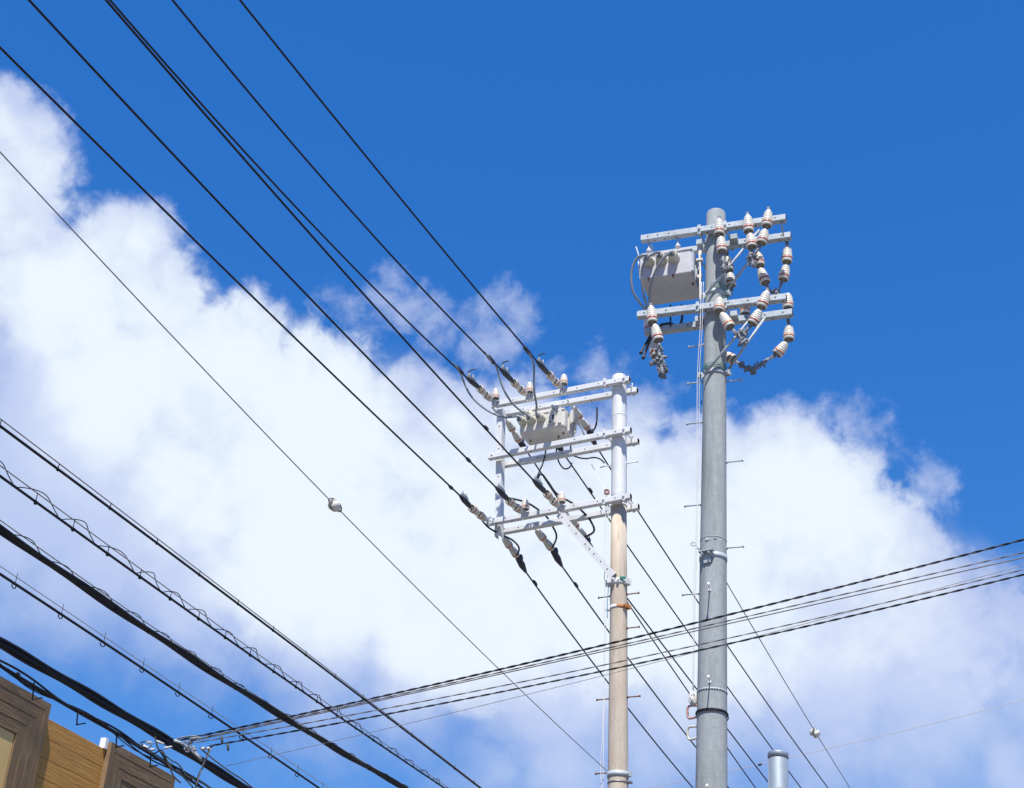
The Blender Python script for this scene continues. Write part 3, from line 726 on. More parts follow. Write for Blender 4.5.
jumper([PL(-.05, .2, 10.66), (545.7, 440, .24), (545.5, 452, .15), (543, 463, -.05), (539.5, 471, -.3), FL.along(537, 477, f4[2])], 'black lead from the cream tank down to the clamp below the middle crossarm', .010)
jumper([PL(.13, .2, 10.66), (556.5, 447, .24), (558.5, 461, .2), (564, 468.5, .17), (569.5, 467.5, .3), FL.along(572, 463, r2[2])], 'black lead looping below the middle crossarm behind the cream tank', .010)
jumper([PL(.26, .2, 10.66), (571, 452, .25), (577, 457, .2), (586, 458.6, .25), (594, 457.5, .4), (600, 459, .5), FL.along(604.5, 463, r3[2])], 'black lead running right below the middle crossarm to the beige pole', .010)
jumper([FL.along(591, 433, r3[2]), (595, 428, .35), (596.8, 420, .36), (597, 407.5, .36)], 'short black cable end standing straight up right of the cream tank', .012)

# ---- thin stay wire with porcelain ball
def ball_insulator(P, d, lab, r=.075):
    t = thing('strain_ball', P, lab, 'insulator', 'porcelain strain balls on stay wires'); x, y, z = frame(d)
    m_ = MB(); ax = (x*.8 + y*.6).normalized()      # two cheeks with a deep wire groove, holes near the ends
    m_.lathe(P, ax, [(-r, r*.25), (-r*.93, r*.6), (-r*.65, r*.88), (-r*.36, r*.97), (-r*.27, r*.9), (-r*.2, r*.52), (r*.2, r*.52), (r*.27, r*.9), (r*.36, r*.97), (r*.65, r*.88), (r*.93, r*.6), (r, r*.25)], 28)
    m_.cur = 1
    for s_ in (-1, 1): m_.lathe(P + z*s_*r*.42 + ax*s_*r*.83, ax*s_, [(0, r*.22), (r*.06, r*.2)], 12)
    m_.build('porcelain', ['porcelain', 'recess'], t)
    m_ = MB(); 
    for s_ in (-1, 1):
        v = x if s_ > 0 else y
        m_.tube(spline([P - z*s_*r*.15 + v*r*.8, P + z*s_*r*.5 + v*r*.95, P + z*s_*r*1.9, P + z*s_*r*.5 - v*r*.95, P - z*s_*r*.15 - v*r*.8], 6), r*.13, 6)
    m_.build('wire_loop', 'wire_grey', t)
def stay(A, th, pts, lab, ballpx, blab, ext0, ext1, r=.0075, mt='wire_grey', br=.075):
    c = wire_curve(A, th, pts, ext0, ext1, 60); m_ = MB(); m_.tube(c, r, 6); o = m_.build('stay_wire', mt, origin=A); tag(o, lab, 'wire', 'stay wires')
    P = at_plane(*ballpx, A, heading(th+90)); ball_insulator(P, c[31]-c[29], blab, br)
A = FL.px(607, 771, -.06)
stay(A, SPN, [(0, 152), (113, 273), (227, 393.5), (328, 500), (341, 511), (430, 602), (512, 680)], 'thin grey stay wire crossing the clouds to the foot of the beige pole', (334.5, 505.5), 'grey-white porcelain ball on the thin stay wire left of the poles', 6, 0, .0046, br=.050)
zr = FR.px(716, 566, .1)
stay(FR.px(717, 566, .12), 24, [(727, 586), (770, 657), (814, 729), (850, 788)], 'thin grey stay wire descending right from behind the grey pole', (815, 733), 'white porcelain ball on the stay wire right of the grey pole', 0, 8, .0055, br=.056)
# ================================================================== grey concrete pole
gp = thing('utility_pole', FR.G, 'tall grey concrete pole with four galvanised crossarms and unstrung insulator strings', 'utility pole')
zt = FR.T.z - .02
RA = lambda z: .155 + (.101-.155)*z/zt          # shaft radius: taper fitted to the picture
_zb = FR.px(712, 770, 0).z
RA = lambda z: .138 + (.1035-.138)*(z-_zb)/(zt-_zb)
shaft(FR, 'concrete_shaft', gp, 0, zt, RA(0), RA(zt), 'concrete', n=48)
BR = .147
armsR = []
for (l, r, l2, r2, yc) in (((641.6, 239.5), (786, 218.4), (642.5, 258), (791, 236), 229), ((637.8, 315.6), (786.7, 297.9), (645, 332.6), (792.6, 313), 306.5)):
    f_ = crossarm(FR, gp, l, r, -BR, 'galv', [.05, .12, .2, .42, .5, .62, .75, .93]); k_ = crossarm(FR, gp, l2, r2, BR, 'galv', [.05, .3, .62, .7, .82, .94])
    armsR.append((f_, k_)); zc = FR.px(716, yc, -BR).z
    for s_ in (-1, 1): arm_clamp(FR, gp, zc, RA(zc), 'galv', s_, BR, d=f_[2])
    m_ = MB(); C = FR.axis(zc+.0)       # saddle plates on the rear arm
    m_.box(C + FR.u*.19 + FR.w*.07, (FR.u, FR.w, Z), (.035, .05, .03)); m_.build('saddle', 'galv', gp); m_ = MB(); m_.box(C - FR.u*.19 + FR.w*.07, (FR.u, FR.w, Z), (.03, .05, .03)); m_.build('saddle', 'galv', gp)
for x, b in ((783, -BR), (641.5, -BR)):
    pass
m_ = MB(); a = FR.px(781.5, 224, -BR); b = FR.px(783.5, 236, BR*.6); m_.tube([a, b], .009, 8); m_.tube([FR.px(651.5, 245, -BR), FR.px(654, 253, BR*.6)], .009, 8); m_.build('spacer_rod', 'galv', gp)
# paired tubular braces down to the pole clamps
def tube_brace(p0, p1, b0, b1, r=.013):
    A, B = FR.px(*p0, b0), FR.px(*p1, b1); d = (B-A).normalized(); m_ = MB()
    m_.tube([A + d*.04, B - d*.04], r, 10); x, y, z = frame(d)
    for P, s_ in ((A, 1), (B, -1)): m_.box(P + d*s_*.05, (d, FR.u.cross(FR.w), FR.w), (.06, .018, .004))
    m_.build('tube_brace', 'galv', gp)
tube_brace((759, 230), (704, 297), -BR-.0, -.155); tube_brace((763, 243), (724, 294), BR-.05, .10)
tube_brace((762, 305), (702, 377), -BR-.02, -.16); tube_brace((766, 316), (727, 372), BR-.045, .10)
for y, tw in ((296, 1), (376, 1)):
    zc = FR.px(715, y, 0).z; band(FR, gp, zc, RA(zc), .05, 'galv', (-80, 75), label='galvanised clamp band tied with green twine')
    m_ = MB(); 
    for i in range(9):
        ph = RND.uniform(0, .4); m_.tube([FR.axis(zc+.03*sin(i*2.1)+.05*tw+(.02 if k % 2 else 0)) - FR.w*(RA(zc)+.012)*cos(radians(-80+k*17+ph)) + FR.u*(RA(zc)+.012)*sin(radians(-80+k*17+ph)) for k in range(4 if y == 296 else 0, 11)], .003, 5)
    if y == 296:
        for i in range(12): m_.tube(wobble([FR.px(719+i*.7, 292+2*sin(i), -.1+.02*i), FR.px(723+.4*i, 297+2*cos(i), -.06+.02*i), FR.px(728, 293+i*.4, 0)], .01, i+40), .0035, 5)
    m_.build('twine', 'green', gp)
zc = FR.px(711, 560, 0).z
o = band(FR, gp, zc, RA(zc), .050, 'galv')
m_ = MB(); C = FR.axis(zc); q = RA(zc)
fr_ = lambda a, h, k: C - FR.w*(q+k)*cos(radians(a)) + FR.u*(q+k)*sin(radians(a)) + Z*h
v0 = -FR.w*cos(radians(-12)) + FR.u*sin(radians(-12)); s0 = v0.cross(Z)
m_.box(fr_(-12, .02, .03), (v0, s0, Z), (.028, .075, .006)); m_.box(fr_(-12, -.03, .012), (v0, s0, Z), (.006, .035, .06))
for a in (-27, 3): m_.lathe(fr_(a, -.005, .006), v0, [(0, .016), (.03, .016), (.032, .009), (.06, .009)], 8)
m_.build('plate_bracket', 'galv', gp)
for (x, y, h0) in ((709.8, 590, .0), (708.5, 790, 0), (709.8, 682, 0)):
    z_ = FR.px(x, y, 0).z; q = RA(z_); P = at_plane(x, y, FR.axis(z_) - FR.w*q, FR.w); P = FR.axis(P.z) + FR.u*((P-FR.axis(P.z)).dot(FR.u)) - FR.w*sqrt(max(1e-4, q*q-((P-FR.axis(P.z)).dot(FR.u))**2))
    pv = heading(193); m_ = MB(); m_.tube([P, P + pv*.15], .006, 8); m_.lathe(P + pv*.15, pv, [(0, .012), (.012, .012)], 10); m_.lathe(P, pv, [(0, .014), (.008, .014)], 8); m_.build('protruding_pin', 'flash', gp)
# strap, perforated band and wound black cable
zs = FR.px(712, 694, 0).z; band(FR, gp, zs, RA(zs), .022, 'galv', t=.003, name='strap')
m_ = MB(); X, Y, _ = frame(FR.up)
for k in range(34):
    a = 2*pi*k/34; v = X*cos(a) + Y*sin(a); m_.lathe(FR.axis(zs) + v*(RA(zs)+.0035), v, [(0, .0065), (.0008, .0065)], 8, sharp=True)
m_.build('strap_holes', 'hole', gp)
m_ = MB(); zw = FR.px(712, 715, 0).z
for k, dz, tl in ((0, 0, .0), (1, .008, .035), (2, -.006, .06)):
    m_.tube([FR.axis(zw+dz+tl*.6*max(0, sin(a*pi/18-.9))*-1) + (X*cos(a*pi/18) + Y*sin(a*pi/18))*(RA(zw)+.006+.002*k) for a in range(37)], .0050, 6)
m_.build('cable_wrap', 'black_cable', gp)
zl = FR.px(712, 542, 0).z; band(FR, gp, zl, RA(zl), .006, 'galv', t=.003, name='strap')
m_ = MB(); P = FR.px(708, 539, -RA(zl)-.01); m_.box(P, (FR.u, FR.w, Z), (.022, .008, .014)); m_.tube([P, P + FR.u*.08 + Z*.0], .005, 6); m_.build('strap_buckle', 'galv', gp)
band(FR, gp, FR.px(716, 322, 0).z, .1075, .010, 'galv', t=.002, name='strap')
for (x, y, sd_) in ((698, 346, -1), (696, 383, -1), (733, 381, 1), (695, 423.5, -1), (733, 462, 1), (693, 506, -1), (734, 548, 1), (690, 595, -1)):
    z_ = FR.px(x, y, 0).z; step_bolt(FR, gp, x, y, RA(z_), sd_, 'galv', .135)
m_ = MB(); P = FR.px(698, 549, -.02)
m_.tube([P + FR.u*.06, P], .007, 6); m_.tube([P + Z*.055 - FR.u*.045 + FR.u*.024*cos(a*pi/6) + Z*.018*sin(a*pi/6) for a in range(13)], .005, 6); m_.tube([P, P + Z*.045 - FR.u*.02], .005, 6); m_.build('eye_bolt', 'galv', gp)
for (x, y, mt, sc) in ((691, 712, 'pink', 1), (691, 733, 'epoxy', 1)):
    m_ = MB(); P = FR.px(x, y, -.02); e = FR.axis(P.z) - FR.u*RA(P.z)*.95 - FR.w*.02; W_ = (e-P)
    m_.tube(spline([e + Z*.05, P + Z*.055 - W_*.35, P - W_*.55, P - Z*.055 - W_*.30, e - Z*.055], 6), .011, 8); m_.build('cleat_hook', mt, gp)

# ---- rope down the left of the grey pole
rp = thing('rope', FR.px(697, 690, -.05), 'white rope hanging down the left side of the grey pole to a knotted bundle', 'rope')
m_ = MB()
m_.tube(spline([FR.px(701.5, 282, -.2), FR.px(700, 330, -.2), FR.px(697.5, 372, -.16), FR.px(697, 420, -.14), FR.px(696.3, 520, -.12), FR.px(693.5, 600, -.08), FR.px(692.8, 690, -.05)], 10), .0034, 6); m_.build('rope_strand', 'rope', rp)
m_ = MB(); m_.tube(spline([FR.px(703.5, 282, -.19), FR.px(702, 330, -.18), FR.px(699.5, 372, -.14), FR.px(699, 430, -.12), FR.px(697.5, 520, -.11), FR.px(695, 610, -.07), FR.px(693.5, 692, -.04)], 10), .0030, 6); m_.build('rope_strand', 'rope', rp)
m_ = MB()
for i in range(16):
    k = RND.uniform
    m_.tube(spline([FR.px(692.5+k(-2, 2), 691+k(0, 3), -.05+k(-.03, .03)), FR.px(690.2+k(-1.5, 3), 697+k(-2, 3), -.05+k(-.04, .04)), FR.px(692+k(-2, 2.5), 703+k(-1, 2.5), -.05+k(-.03, .03))], 5), .005, 6)
m_.build('knotted_bundle', 'rope', rp)
m_ = MB(); m_.lathe(FR.px(694.3, 693, -.04), FR.px(694.3, 705, -.04) - FR.px(694.3, 693, -.04), [(0, .02), (.02, .028), (.10, .028), (.12, .015)], 10); m_.build('pulley', 'box_white', rp)
m_ = MB(); m_.tube(spline([FR.px(701, 355, -.06), FR.px(700.5, 378, -.05), FR.px(701.5, 400, -.03), FR.px(701, 412, -.02)], 6), .005, 6); m_.build('blue_strand', 'blue', rp)

# ---- hanging strings (no line strung yet)
GH = 'unstrung insulator strings on the grey pole'
def hang(lab, units, b, links, fits, band=RED, wide=1.02, hook=None, b_end=None):
    """units: pairs of picture points (cap, rim); links: runs of fittings; fits: clamp bodies"""
    n_ = len(units); be = b if b_end is None else b_end
    P0 = FR.px(*units[0][0], b); t = thing('insulator_string', P0, lab, 'insulators', GH)
    for i, (p, q) in enumerate(units):
        k0, k1 = b + (be-b)*i/max(1, n_), b + (be-b)*(i+.9)/max(1, n_)
        insulator(t, FR.px(*p, k0), FR.px(*q, k1), band, wide)
    m_ = MB()
    if hook:
        hk = MB(); link(hk, FR.px(*hook, b), P0, .010); hk.build('hook', 'dark_galv', t)
    else:
        m_.box(P0 + FR.w*.03 + Z*.01, (FR.u, FR.w, Z), (.014, .05, .02)); m_.lathe(P0 - Z*.005, Z, [(0, .016), (.018, .016), (.02, .009), (.028, .009)], 8)
    for p, q in links: link(m_, FR.px(*p, be), FR.px(*q, be), .014)
    if m_.v: m_.build('shackle', 'dark_galv', t)
    if fits:
        m_ = MB()
        for p, q in fits:
            a, c = FR.px(*p, be), FR.px(*q, be); L = (c-a).length; k = max(1, int(L/.075))
            for i in range(k): fitting(m_, a.lerp(c, (i+.5)/k), (c-a), RND, .060, 6)
        m_.build('strain_clamp', 'dark_galv', t)
    return t
bf, br = -BR-.075, BR+.06
hang('insulator string hanging in front of the grey pole below its top crossarm', [((719.3, 219), (719.3, 236)), ((720.6, 236.5), (722, 253))], bf, [((722, 253), (723, 259))], [((723, 258), (724, 271))])
hang('insulator string at mid-right of the top front crossarm, joined to its right neighbour', [((747.7, 215), (748.7, 233)), ((750, 233.2), (751.8, 248.5))], bf, [((751.8, 248.5), (752, 252))], [((750, 252), (753, 266)), ((748, 258), (755, 256))])
hang('insulator string at the right end of the top front crossarm, leaning down left', [((768.7, 210), (766.5, 227.5)), ((765.5, 229), (761.2, 244.5))], bf, [((761, 245), (755, 254))], [])
hang('insulator string behind the grey pole just right of its shaft, upper pair of arms', [((727, 256), (729, 272)), ((729.8, 272.5), (731, 287))], br, [((731, 287), (729.5, 290))], [((730, 287), (727.5, 298))], hook=(727, 249))
hang('rear insulator string under the upper arms leaning right, behind the clamp cluster', [((757.5, 251), (760, 267)), ((760, 268), (766, 284))], br, [((766, 284), (769.8, 291.5)), ((769.8, 291.5), (774, 293))], [], hook=(757, 243))
hang('insulator string hanging from the right tip of the upper rear crossarm', [((787.4, 246), (786.8, 263.5)), ((786.4, 264.5), (783, 281))], br, [((782.8, 280), (778.4, 291.5)), ((778.4, 291.5), (774, 293))], [((775, 292), (779, 296))], hook=(786.5, 240.5))
hang('insulator string at mid-pole on the lower front crossarm, leaning down right', [((719.7, 297.5), (719, 312)), ((721.3, 313), (730.8, 328.5))], bf, [((730.8, 328.5), (738, 334))], [((737, 333), (743, 341)), ((741, 331), (745, 335))], ORANGE)
hang('insulator string at the right end of the lower front crossarm, leaning down left', [((767.5, 291), (760.8, 308.5)), ((760.4, 309.5), (751.5, 325))], bf, [((751.5, 325), (744, 333))], [((745, 341), (741, 344))])
hang('U-shaped string hanging from the right tip of the lower rear crossarm', [((789, 325), (788.8, 341)), ((787, 342), (776, 355.5))], br, [((776, 355.5), (770, 358)), ((770, 358), (762, 363))], [((768, 360), (757, 367)), ((757, 367), (753, 371))], ORANGE, hook=(787.6, 318))
hang('insulator string emerging behind the grey pole to close the lower U', [((722, 353.5), (734, 360))], br, [((734, 360), (741, 365))], [((739, 364), (748, 369)), ((748, 369), (753, 371))])
hang('insulator string at the left tip of the lower front crossarm with a bunch of clamps', [((651, 306), (652.4, 324)), ((654.5, 324.4), (658.7, 342))], bf, [((659, 342), (660, 350))], [((659, 346), (660, 360)), ((652, 364), (658, 361)), ((660, 361), (663, 374)), ((657, 358), (666, 357))])
hang('insulator string behind the left tip of the lower arms, mostly hidden by the front one', [((647, 318), (650, 333)), ((652, 340), (656, 358)), ((659, 359), (664, 373))], br*.9, [((664, 373), (663, 377))], [((664, 369), (662, 378))])
for x, yt, yb, lab in ((745, 298, 315.5, 'small post insulator half hidden behind the lower front crossarm'), (788, 293.5, 309.5, 'small post insulator standing on the right tip of the lower rear crossarm')):
    k, e = FR.px(x, yt, BR), FR.px(x, yb, BR); t = thing('post_insulator', e, lab, 'insulator', 'post insulators on the grey pole'); insulator(t, k, e, ORANGE, 1.0)
    m_ = MB(); m_.tube([e + Z*.02, e - Z*.06], .012, 8); m_.build('stalk', 'galv', t)
m_ = MB()
# ---- grey cables of the tank
for k, (e, pts, lab) in enumerate(((bushR[0], [(646, 255), (637, 258), (631.5, 272), (632.5, 290), (638, 300), (643, 307), (648, 313)], 'leftmost grey cable arching out from the pale grey tank'),
                                   (bushR[1], [(659, 252), (651, 255), (644, 263), (641.5, 275), (643, 292), (646, 303), (647.5, 312)], 'middle grey cable arching in front of the pale grey tank'),
                                   (bushR[2], [(671.5, 251.5), (664, 258), (656, 270), (651, 284), (649.5, 296), (649.5, 310)], 'rightmost grey cable crossing the front of the pale grey tank'))):
    b0_ = bof(e, FR); q = [e + FR.w*.03, e - FR.w*.02] + [FR.px(x, y, b0_-.07 + (-.02-b0_+.07)*(i/(len(pts)-1))**2) for i, (x, y) in enumerate(pts)]
    jumper(q, lab, .0125, 'grey_cable', FR, grp='grey cables of the pale grey tank')
for p0, p1, lab in (((655, 327), (640.5, 353.5), 'black capped cable end, left of the pair below the lower left arm tip'), ((654, 330), (643, 358.5), 'black capped cable end, right of the pair below the lower left arm tip')):
    a, c = FR.px(*p0, .05), FR.px(*p1, -.05); d = (c-a); m_ = MB(); m_.tube([a - d*.25 + FR.w*.1, a, a + d*.93, a + d*.94, c], [.012, .012, .013, .019, .019], 8); tag(m_.build('cable_end', 'rubber', origin=a), lab, 'cable', 'capped cable ends')
jumper([(648, 312, -.02), (656, 326, .03), (662, 324.5, .12), (670, 323.5, .14), (678, 326, .14), (682, 319, .1), (681.5, 305, .08)], 'dark cable lying over the lower rear crossarm of the grey pole', .014, 'rubber', FR, grp='grey cables of the pale grey tank')
jumper([(670.5, 326, .1), (670.5, 305, .1)], 'dark lead dropping from the underside of the pale grey tank', .010, 'rubber', FR, grp='grey cables of the pale grey tank')

# ================================================================== zinc pipe pole at the lower right
FP = Frame((778, 753), (778.3, 788), 19.0, 21)
pp = thing('steel_pole', FP.G, 'top of a smooth round zinc pole with a flat cap, lower right', 'pole'); z_ = FP.T.z
sh = MB(); X, Y, _ = frame(FP.up); a = sh.ring(FP.axis(0), X, Y, .14, 40); b = sh.ring(FP.axis(z_-.03), X, Y, .131, 40); sh.skin(a, b); sh.face(b); sh.build('shaft', 'pipe', pp)
c_ = MB(); c_.lathe(FP.axis(z_-.07), FP.up, [(0, .132), (.0, .1375), (.062, .1375), (.072, .133), (.078, .11)], 40, False, True); c_.build('cap', 'pipe', pp)
m_ = MB(); m_.box(FP.px(779, 789, -.145), (FP.u, FP.w, Z), (.05, .006, .03)); m_.build('sticker', 'galv', pp)
# ================================================================== telephone cables along the street, lower left
TH = 20
def path(pts, D, ext0=4.0, ext1=5.0, n=90):
    A = at_dist(*pts[-1], D); return wire_curve(A, TH, pts, ext0, ext1, n, anchor=False), A
def z_at(c, p):
    """height of curve c where it passes p, measured along the span"""
    d = heading(TH); s = p.dot(d); lo, hi = 0, len(c)-1
    while hi-lo > 1:
        k = (lo+hi)//2
        if c[k].dot(d) <= s: lo = k
        else: hi = k
    a, b = c[lo], c[hi]; f = (s-a.dot(d))/max(1e-6, (b-a).dot(d)); return a.z + (b.z-a.z)*f
def phone_line(D, cab, mess, r, lab, hang_step=None, hang_kind='clip', spiral=None, extra=(), rm=.0035, mmat='pale_wire', ext1=5.0, start=.1):
    c, A = path(cab, D, ext1=ext1); t = thing('telephone_cable', A, lab, 'cable', 'telephone cables along the street')
    m_ = MB(); m_.tube(c, r, 10); m_.build('cable', 'black_cable', t)
    for k, (dx, dz, rr, mt) in enumerate(extra):
        m_ = MB(); n_ = heading(TH+90); m_.tube([p + n_*dx + Z*(dz + .006*sin(i*.9+k*2)) for i, p in enumerate(c)], rr, 8); m_.build('cable', mt, t)
    if mess:
        c2 = wire_curve(A, TH, mess, 4.0, ext1, 90, anchor=False)
        m_ = MB(); m_.tube(c2, rm, 6); m_.build('messenger_wire', mmat, t)
    else: c2 = c
    if spiral:
        pitch, rad = spiral
        d = heading(TH); n_ = heading(TH+90); out = []; s = 0
        Q = resample(c, .02)
        rj = random.Random(len(cab)*7+int(r*1e5)); tot = 0.0; L_ = .02*(len(Q)-1); idx = lambda s: Q[min(len(Q)-1, max(0, int(s/.02)))]
        while tot < L_ - pitch*1.3:                  # one coil after another, each a little different
            pl_ = pitch*rj.uniform(.82, 1.2); up_ = rj.uniform(1.15, 1.65); wd = rj.uniform(.012, .026)
            for k in range(14):
                t_ = k/14; s = tot + pl_*(t_ + .17*sin(pi*t_)); p = idx(s); p1_ = idx(s+.02); p = p.lerp(p1_, s/.02-int(s/.02))
                h = max(.016, z_at(c2, p)-p.z); out.append(p + Z*(h*up_*sin(pi*t_)**.85 - r*.5) + n_*(wd*sin(2*pi*t_)))
            tot += pl_
        m_ = MB(); m_.tube(out, .0030, 5); m_.build('spiral_hanger', 'black_cable', t)
    if hang_step:
        Q = resample(c, hang_step); d = heading(TH); n_ = heading(TH+90); proto = None
        for i, p in enumerate(Q[1:-1]):
            h = max(.018, z_at(c2, p)-p.z)
            if proto is None:
                m_ = MB()
                if hang_kind == 'clip':
                    m_.tube([Z*h + Z*.004, Z*0], .0028, 5); m_.tube([-d*.012, d*.012], r*1.32, 8); m_.box(-Z*(r+.004), (d, n_, Z), (.007, .006, .007))
                elif hang_kind == 'hook':
                    m_.tube([Z*h, Z*0], .0022, 5); m_.tube(spline([d*.012, d*.016 - Z*(r+.006), d*.010 - Z*(r+.026), -d*.012 - Z*(r+.034), -d*.030 - Z*(r+.024), -d*.034 - Z*(r+.008)], 5), .0042, 6); m_.tube([-d*.014, d*.014], r*1.25, 8)
                else:
                    m_.box(-Z*(r*.6), (d, n_, Z), (.014, r*1.05, r*.9))
                h0 = h; proto = m_.build('hanger', 'black_cable', None, origin=(0, 0, 0)); me = proto.data; bpy.data.objects.remove(proto)
            o = bpy.data.objects.new('hanger', me); COL.objects.link(o); o.parent = t; o.location = p - t.matrix_world.translation
            o.scale = (1, 1, min(1.15, max(.45, h/h0))) if hang_kind == 'clip' else (1, 1, max(.75, min(1.1, h/h0))); o.rotation_euler = (0, 0, random.uniform(-.2, .2))
    return t, c
phone_line(13, [(0, 426), (94, 496), (177, 558), (279, 636.6), (367, 700), (450, 764), (480, 788)], [(0, 418.5), (94, 490.5), (177, 553.5), (279, 633), (367, 698), (450, 762.5), (480, 786.5)], .0078,
    'uppermost black telephone cable lower left, plain with small clips and pale messenger', .5, 'clip')
phone_line(13, [(0, 476), (100.5, 549), (201, 617.7), (267, 667), (326, 707.5), (405, 764), (443, 787)], [(0, 465.5), (100.5, 539), (201, 610.5), (267, 661), (326, 702.5), (405, 760.5), (443, 784)], .0078,
    'telephone cable second from above, wound by a wide open spiral wire', .36, 'clip', (.36, .050))
phone_line(13, [(0, 529), (91, 593), (152, 631.5), (238, 688), (288, 719.5), (337.5, 750), (378.5, 774), (405, 788)], [(0, 520), (91, 585.5), (152, 625.5), (238, 683.5), (288, 715.5), (337.5, 746.5), (378.5, 771), (405, 785.5)], .0140,
    'thick telephone cable bundle wound by spiral wire, third from above', .40, 'band', (.40, .052), ((.013, .006, .010, 'black_cable'), (-.008, -.012, .009, 'black_cable')))
phone_line(12.9, [(0, 574), (58, 614.6), (97.5, 639), (150, 670), (188, 698), (229, 729), (267, 752), (314, 784.6)], [(0, 566), (58, 608.5), (97.5, 634), (150, 666), (188, 692.5), (232, 723), (273, 749.4), (326, 786)], .0092,
    'black telephone cable with open hooks below it, fourth from above', .52, 'hook', rm=.0028)
t5, c5 = phone_line(13, [(0, 643), (97.7, 700.5), (166, 739.6), (205.6, 763), (243, 787)], None, .017,
    'thickest pair of smooth black cables crossing in front of the wooden facade', None, extra=((.010, .022, .013, 'black_cable'), (-.012, -.018, .012, 'black_cable')))
# tangle of thin drop wires in front of the facade
A6 = at_dist(195, 781, 12.2)
c6 = wire_curve(A6, TH, [(0, 664), (35, 684), (68, 704.5), (109, 730), (137, 744), (168, 765), (195, 781)], 4, 3, 60, anchor=False)
tg = thing('drop_wire_bundle', A6, 'loose tangle of thin black wires sagging in front of the wooden facade', 'wires')
n_ = heading(TH+90)
for k, (amp, rr, fq, off) in enumerate(((.008, .011, .5, 0), (.012, .008, .9, 1.3), (.022, .006, .7, 2.2), (.030, .0045, .31, 4), (.026, .0045, .83, 5.1), (.014, .009, .4, 3))):
    pts = [p + n_*amp*cos(i*fq+off) + Z*(amp*1.1*sin(i*fq*.83+off)*(.4+.6*abs(sin(i*.13+off))) + (.012 if k in (1, 3) else -.01)) for i, p in enumerate(c6)]
    m_ = MB(); m_.tube(spline(pts, 4), rr, 7); m_.build('wire', 'black_cable', tg)
for x in (34, 78, 117, 151):
    P = at_plane(x, 664 + x*.592, A6, n_); m_ = MB(); d = heading(TH)
    m_.tube([P + Z*.012 - d*.004, P - Z*.10 + d*.02], .006, 6); m_.tube([P - Z*.105 + d*.015, P - Z*.06 + d*.12], .0055, 6); m_.build('hanger', 'black_cable', tg)
for i in range(6, 58, 5):
    m_ = MB(); d = (c6[i+1]-c6[i]).normalized(); m_.tube([c6[i] - d*.012, c6[i] + d*.012], .015, 8); m_.build('tie', 'rubber', tg)

# ================================================================== service drop across the street
SV = 108; AS = at_dist(190, 738, 11.4); dS = heading(SV)
def svc(px): return at_plane(*px, AS, heading(SV+90))
GS2 = 'service wires crossing in front of both poles'
def service(lab, pts, r, strands=1, pitch=.16, mt='faded_wire', ext1=7, th=SV, A=AS, hr=None):
    c = wire_curve(A, th, pts, 0, ext1, 60, anchor=False); t = thing('service_wire', c[0], lab, 'wire', GS2)
    for k in range(strands):
        m_ = MB(); m_.tube(helix(c, hr or r, pitch, 2*pi*k/strands, .018) if strands > 1 else c, r, 6); m_.build('strand', mt, t)
    return c
service('topmost twisted black service wire crossing both poles', [(178, 740.5), (300, 714), (440, 683.5), (512, 667), (612, 642), (727, 615), (860, 583), (1024, 539.5)], .0045, 2, .20, 'black_cable')
service('paired thin wire just under the topmost service wire, upper strand', [(187, 741), (300, 717.5), (440, 686), (512, 668.5), (612, 645.5), (727, 622.5), (860, 591.5), (1024, 552.5)], .0028, 2, .25)
service('paired thin wire just under the topmost service wire, lower strand', [(190, 741.5), (300, 718.5), (440, 687.5), (512, 670), (612, 648), (727, 625.5), (860, 596), (1024, 557.5)], .0042, 1)
service('thin service wire in the middle of the crossing wires', [(193, 743), (300, 726), (440, 694), (512, 682.5), (612, 664), (732, 640.5), (860, 610), (1024, 569.5)], .0026, 2, .25)
service('lowest thick service wire crossing both poles', [(209, 746), (300, 730), (440, 702.5), (512, 690), (612, 669), (727, 645), (860, 614.5), (1024, 574.5)], .0038, 2, .22, 'black_cable')
service('faint grey wire below the other service wires, joining them on the right', [(226, 766), (340, 737), (440, 713.5), (512, 698.5), (612, 675.5), (732, 644), (860, 609), (1024, 565)], .0022, 1, mt='wire_grey')
# anchor fittings where the service wires end on the thick cable
sb = thing('service_bracket', AS, 'cluster of white spool insulators and grey clamps on the thick cable, lower left', 'bracket')
def svp(x, y, o=0.0): return at_plane(x, y, AS - heading(SV+90)*o, heading(SV+90))
for x0, y0, x1, y1, r in ((141, 745, 149, 748, .022), (147, 743, 152, 742, .018), (150, 750, 155, 749, .022), (156, 741, 164, 744, .020), (164, 748.5, 172, 746.5, .020), (174, 740.5, 181, 742.5, .024), (190, 739, 200, 737.5, .022), (201, 748.8, 210, 748.2, .024), (186, 745, 189, 751, .022), (193, 746, 195, 752, .022)):
    a, b = svp(x0, y0), svp(x1, y1); L = (b-a).length; m_ = MB(); r *= .52
    m_.lathe(a, b-a, [(0, r*.6), (L*.12, r), (L*.45, r*1.05), (L*.5, r*.85), (L*.88, r*.8), (L, r*.5)], 14); m_.build('spool', RND.choice(['box_grey', 'galv', 'galv', 'dark_galv']), sb)
for pts in ([(140, 743), (146, 741.5), (152, 742.5), (150, 746), (144, 749), (141, 747)], [(176, 739), (184, 737), (195, 736), (201, 738), (196, 740)], [(183, 743), (188, 742), (191, 749), (187, 752), (184, 748)]):
    m_ = MB(); m_.tube(spline([svp(*p) for p in pts], 5), .006, 6); m_.build('shackle', 'dark_galv', sb)
m_ = MB()
for i in range(9): fitting(m_, svp(187+RND.uniform(-4, 8), 746+RND.uniform(-5, 6)), Vector((RND.uniform(-1, 1), RND.uniform(-1, 1), RND.uniform(-1, 1))), RND, .024, 4)
m_.build('clamp_cluster', 'dark_galv', sb)
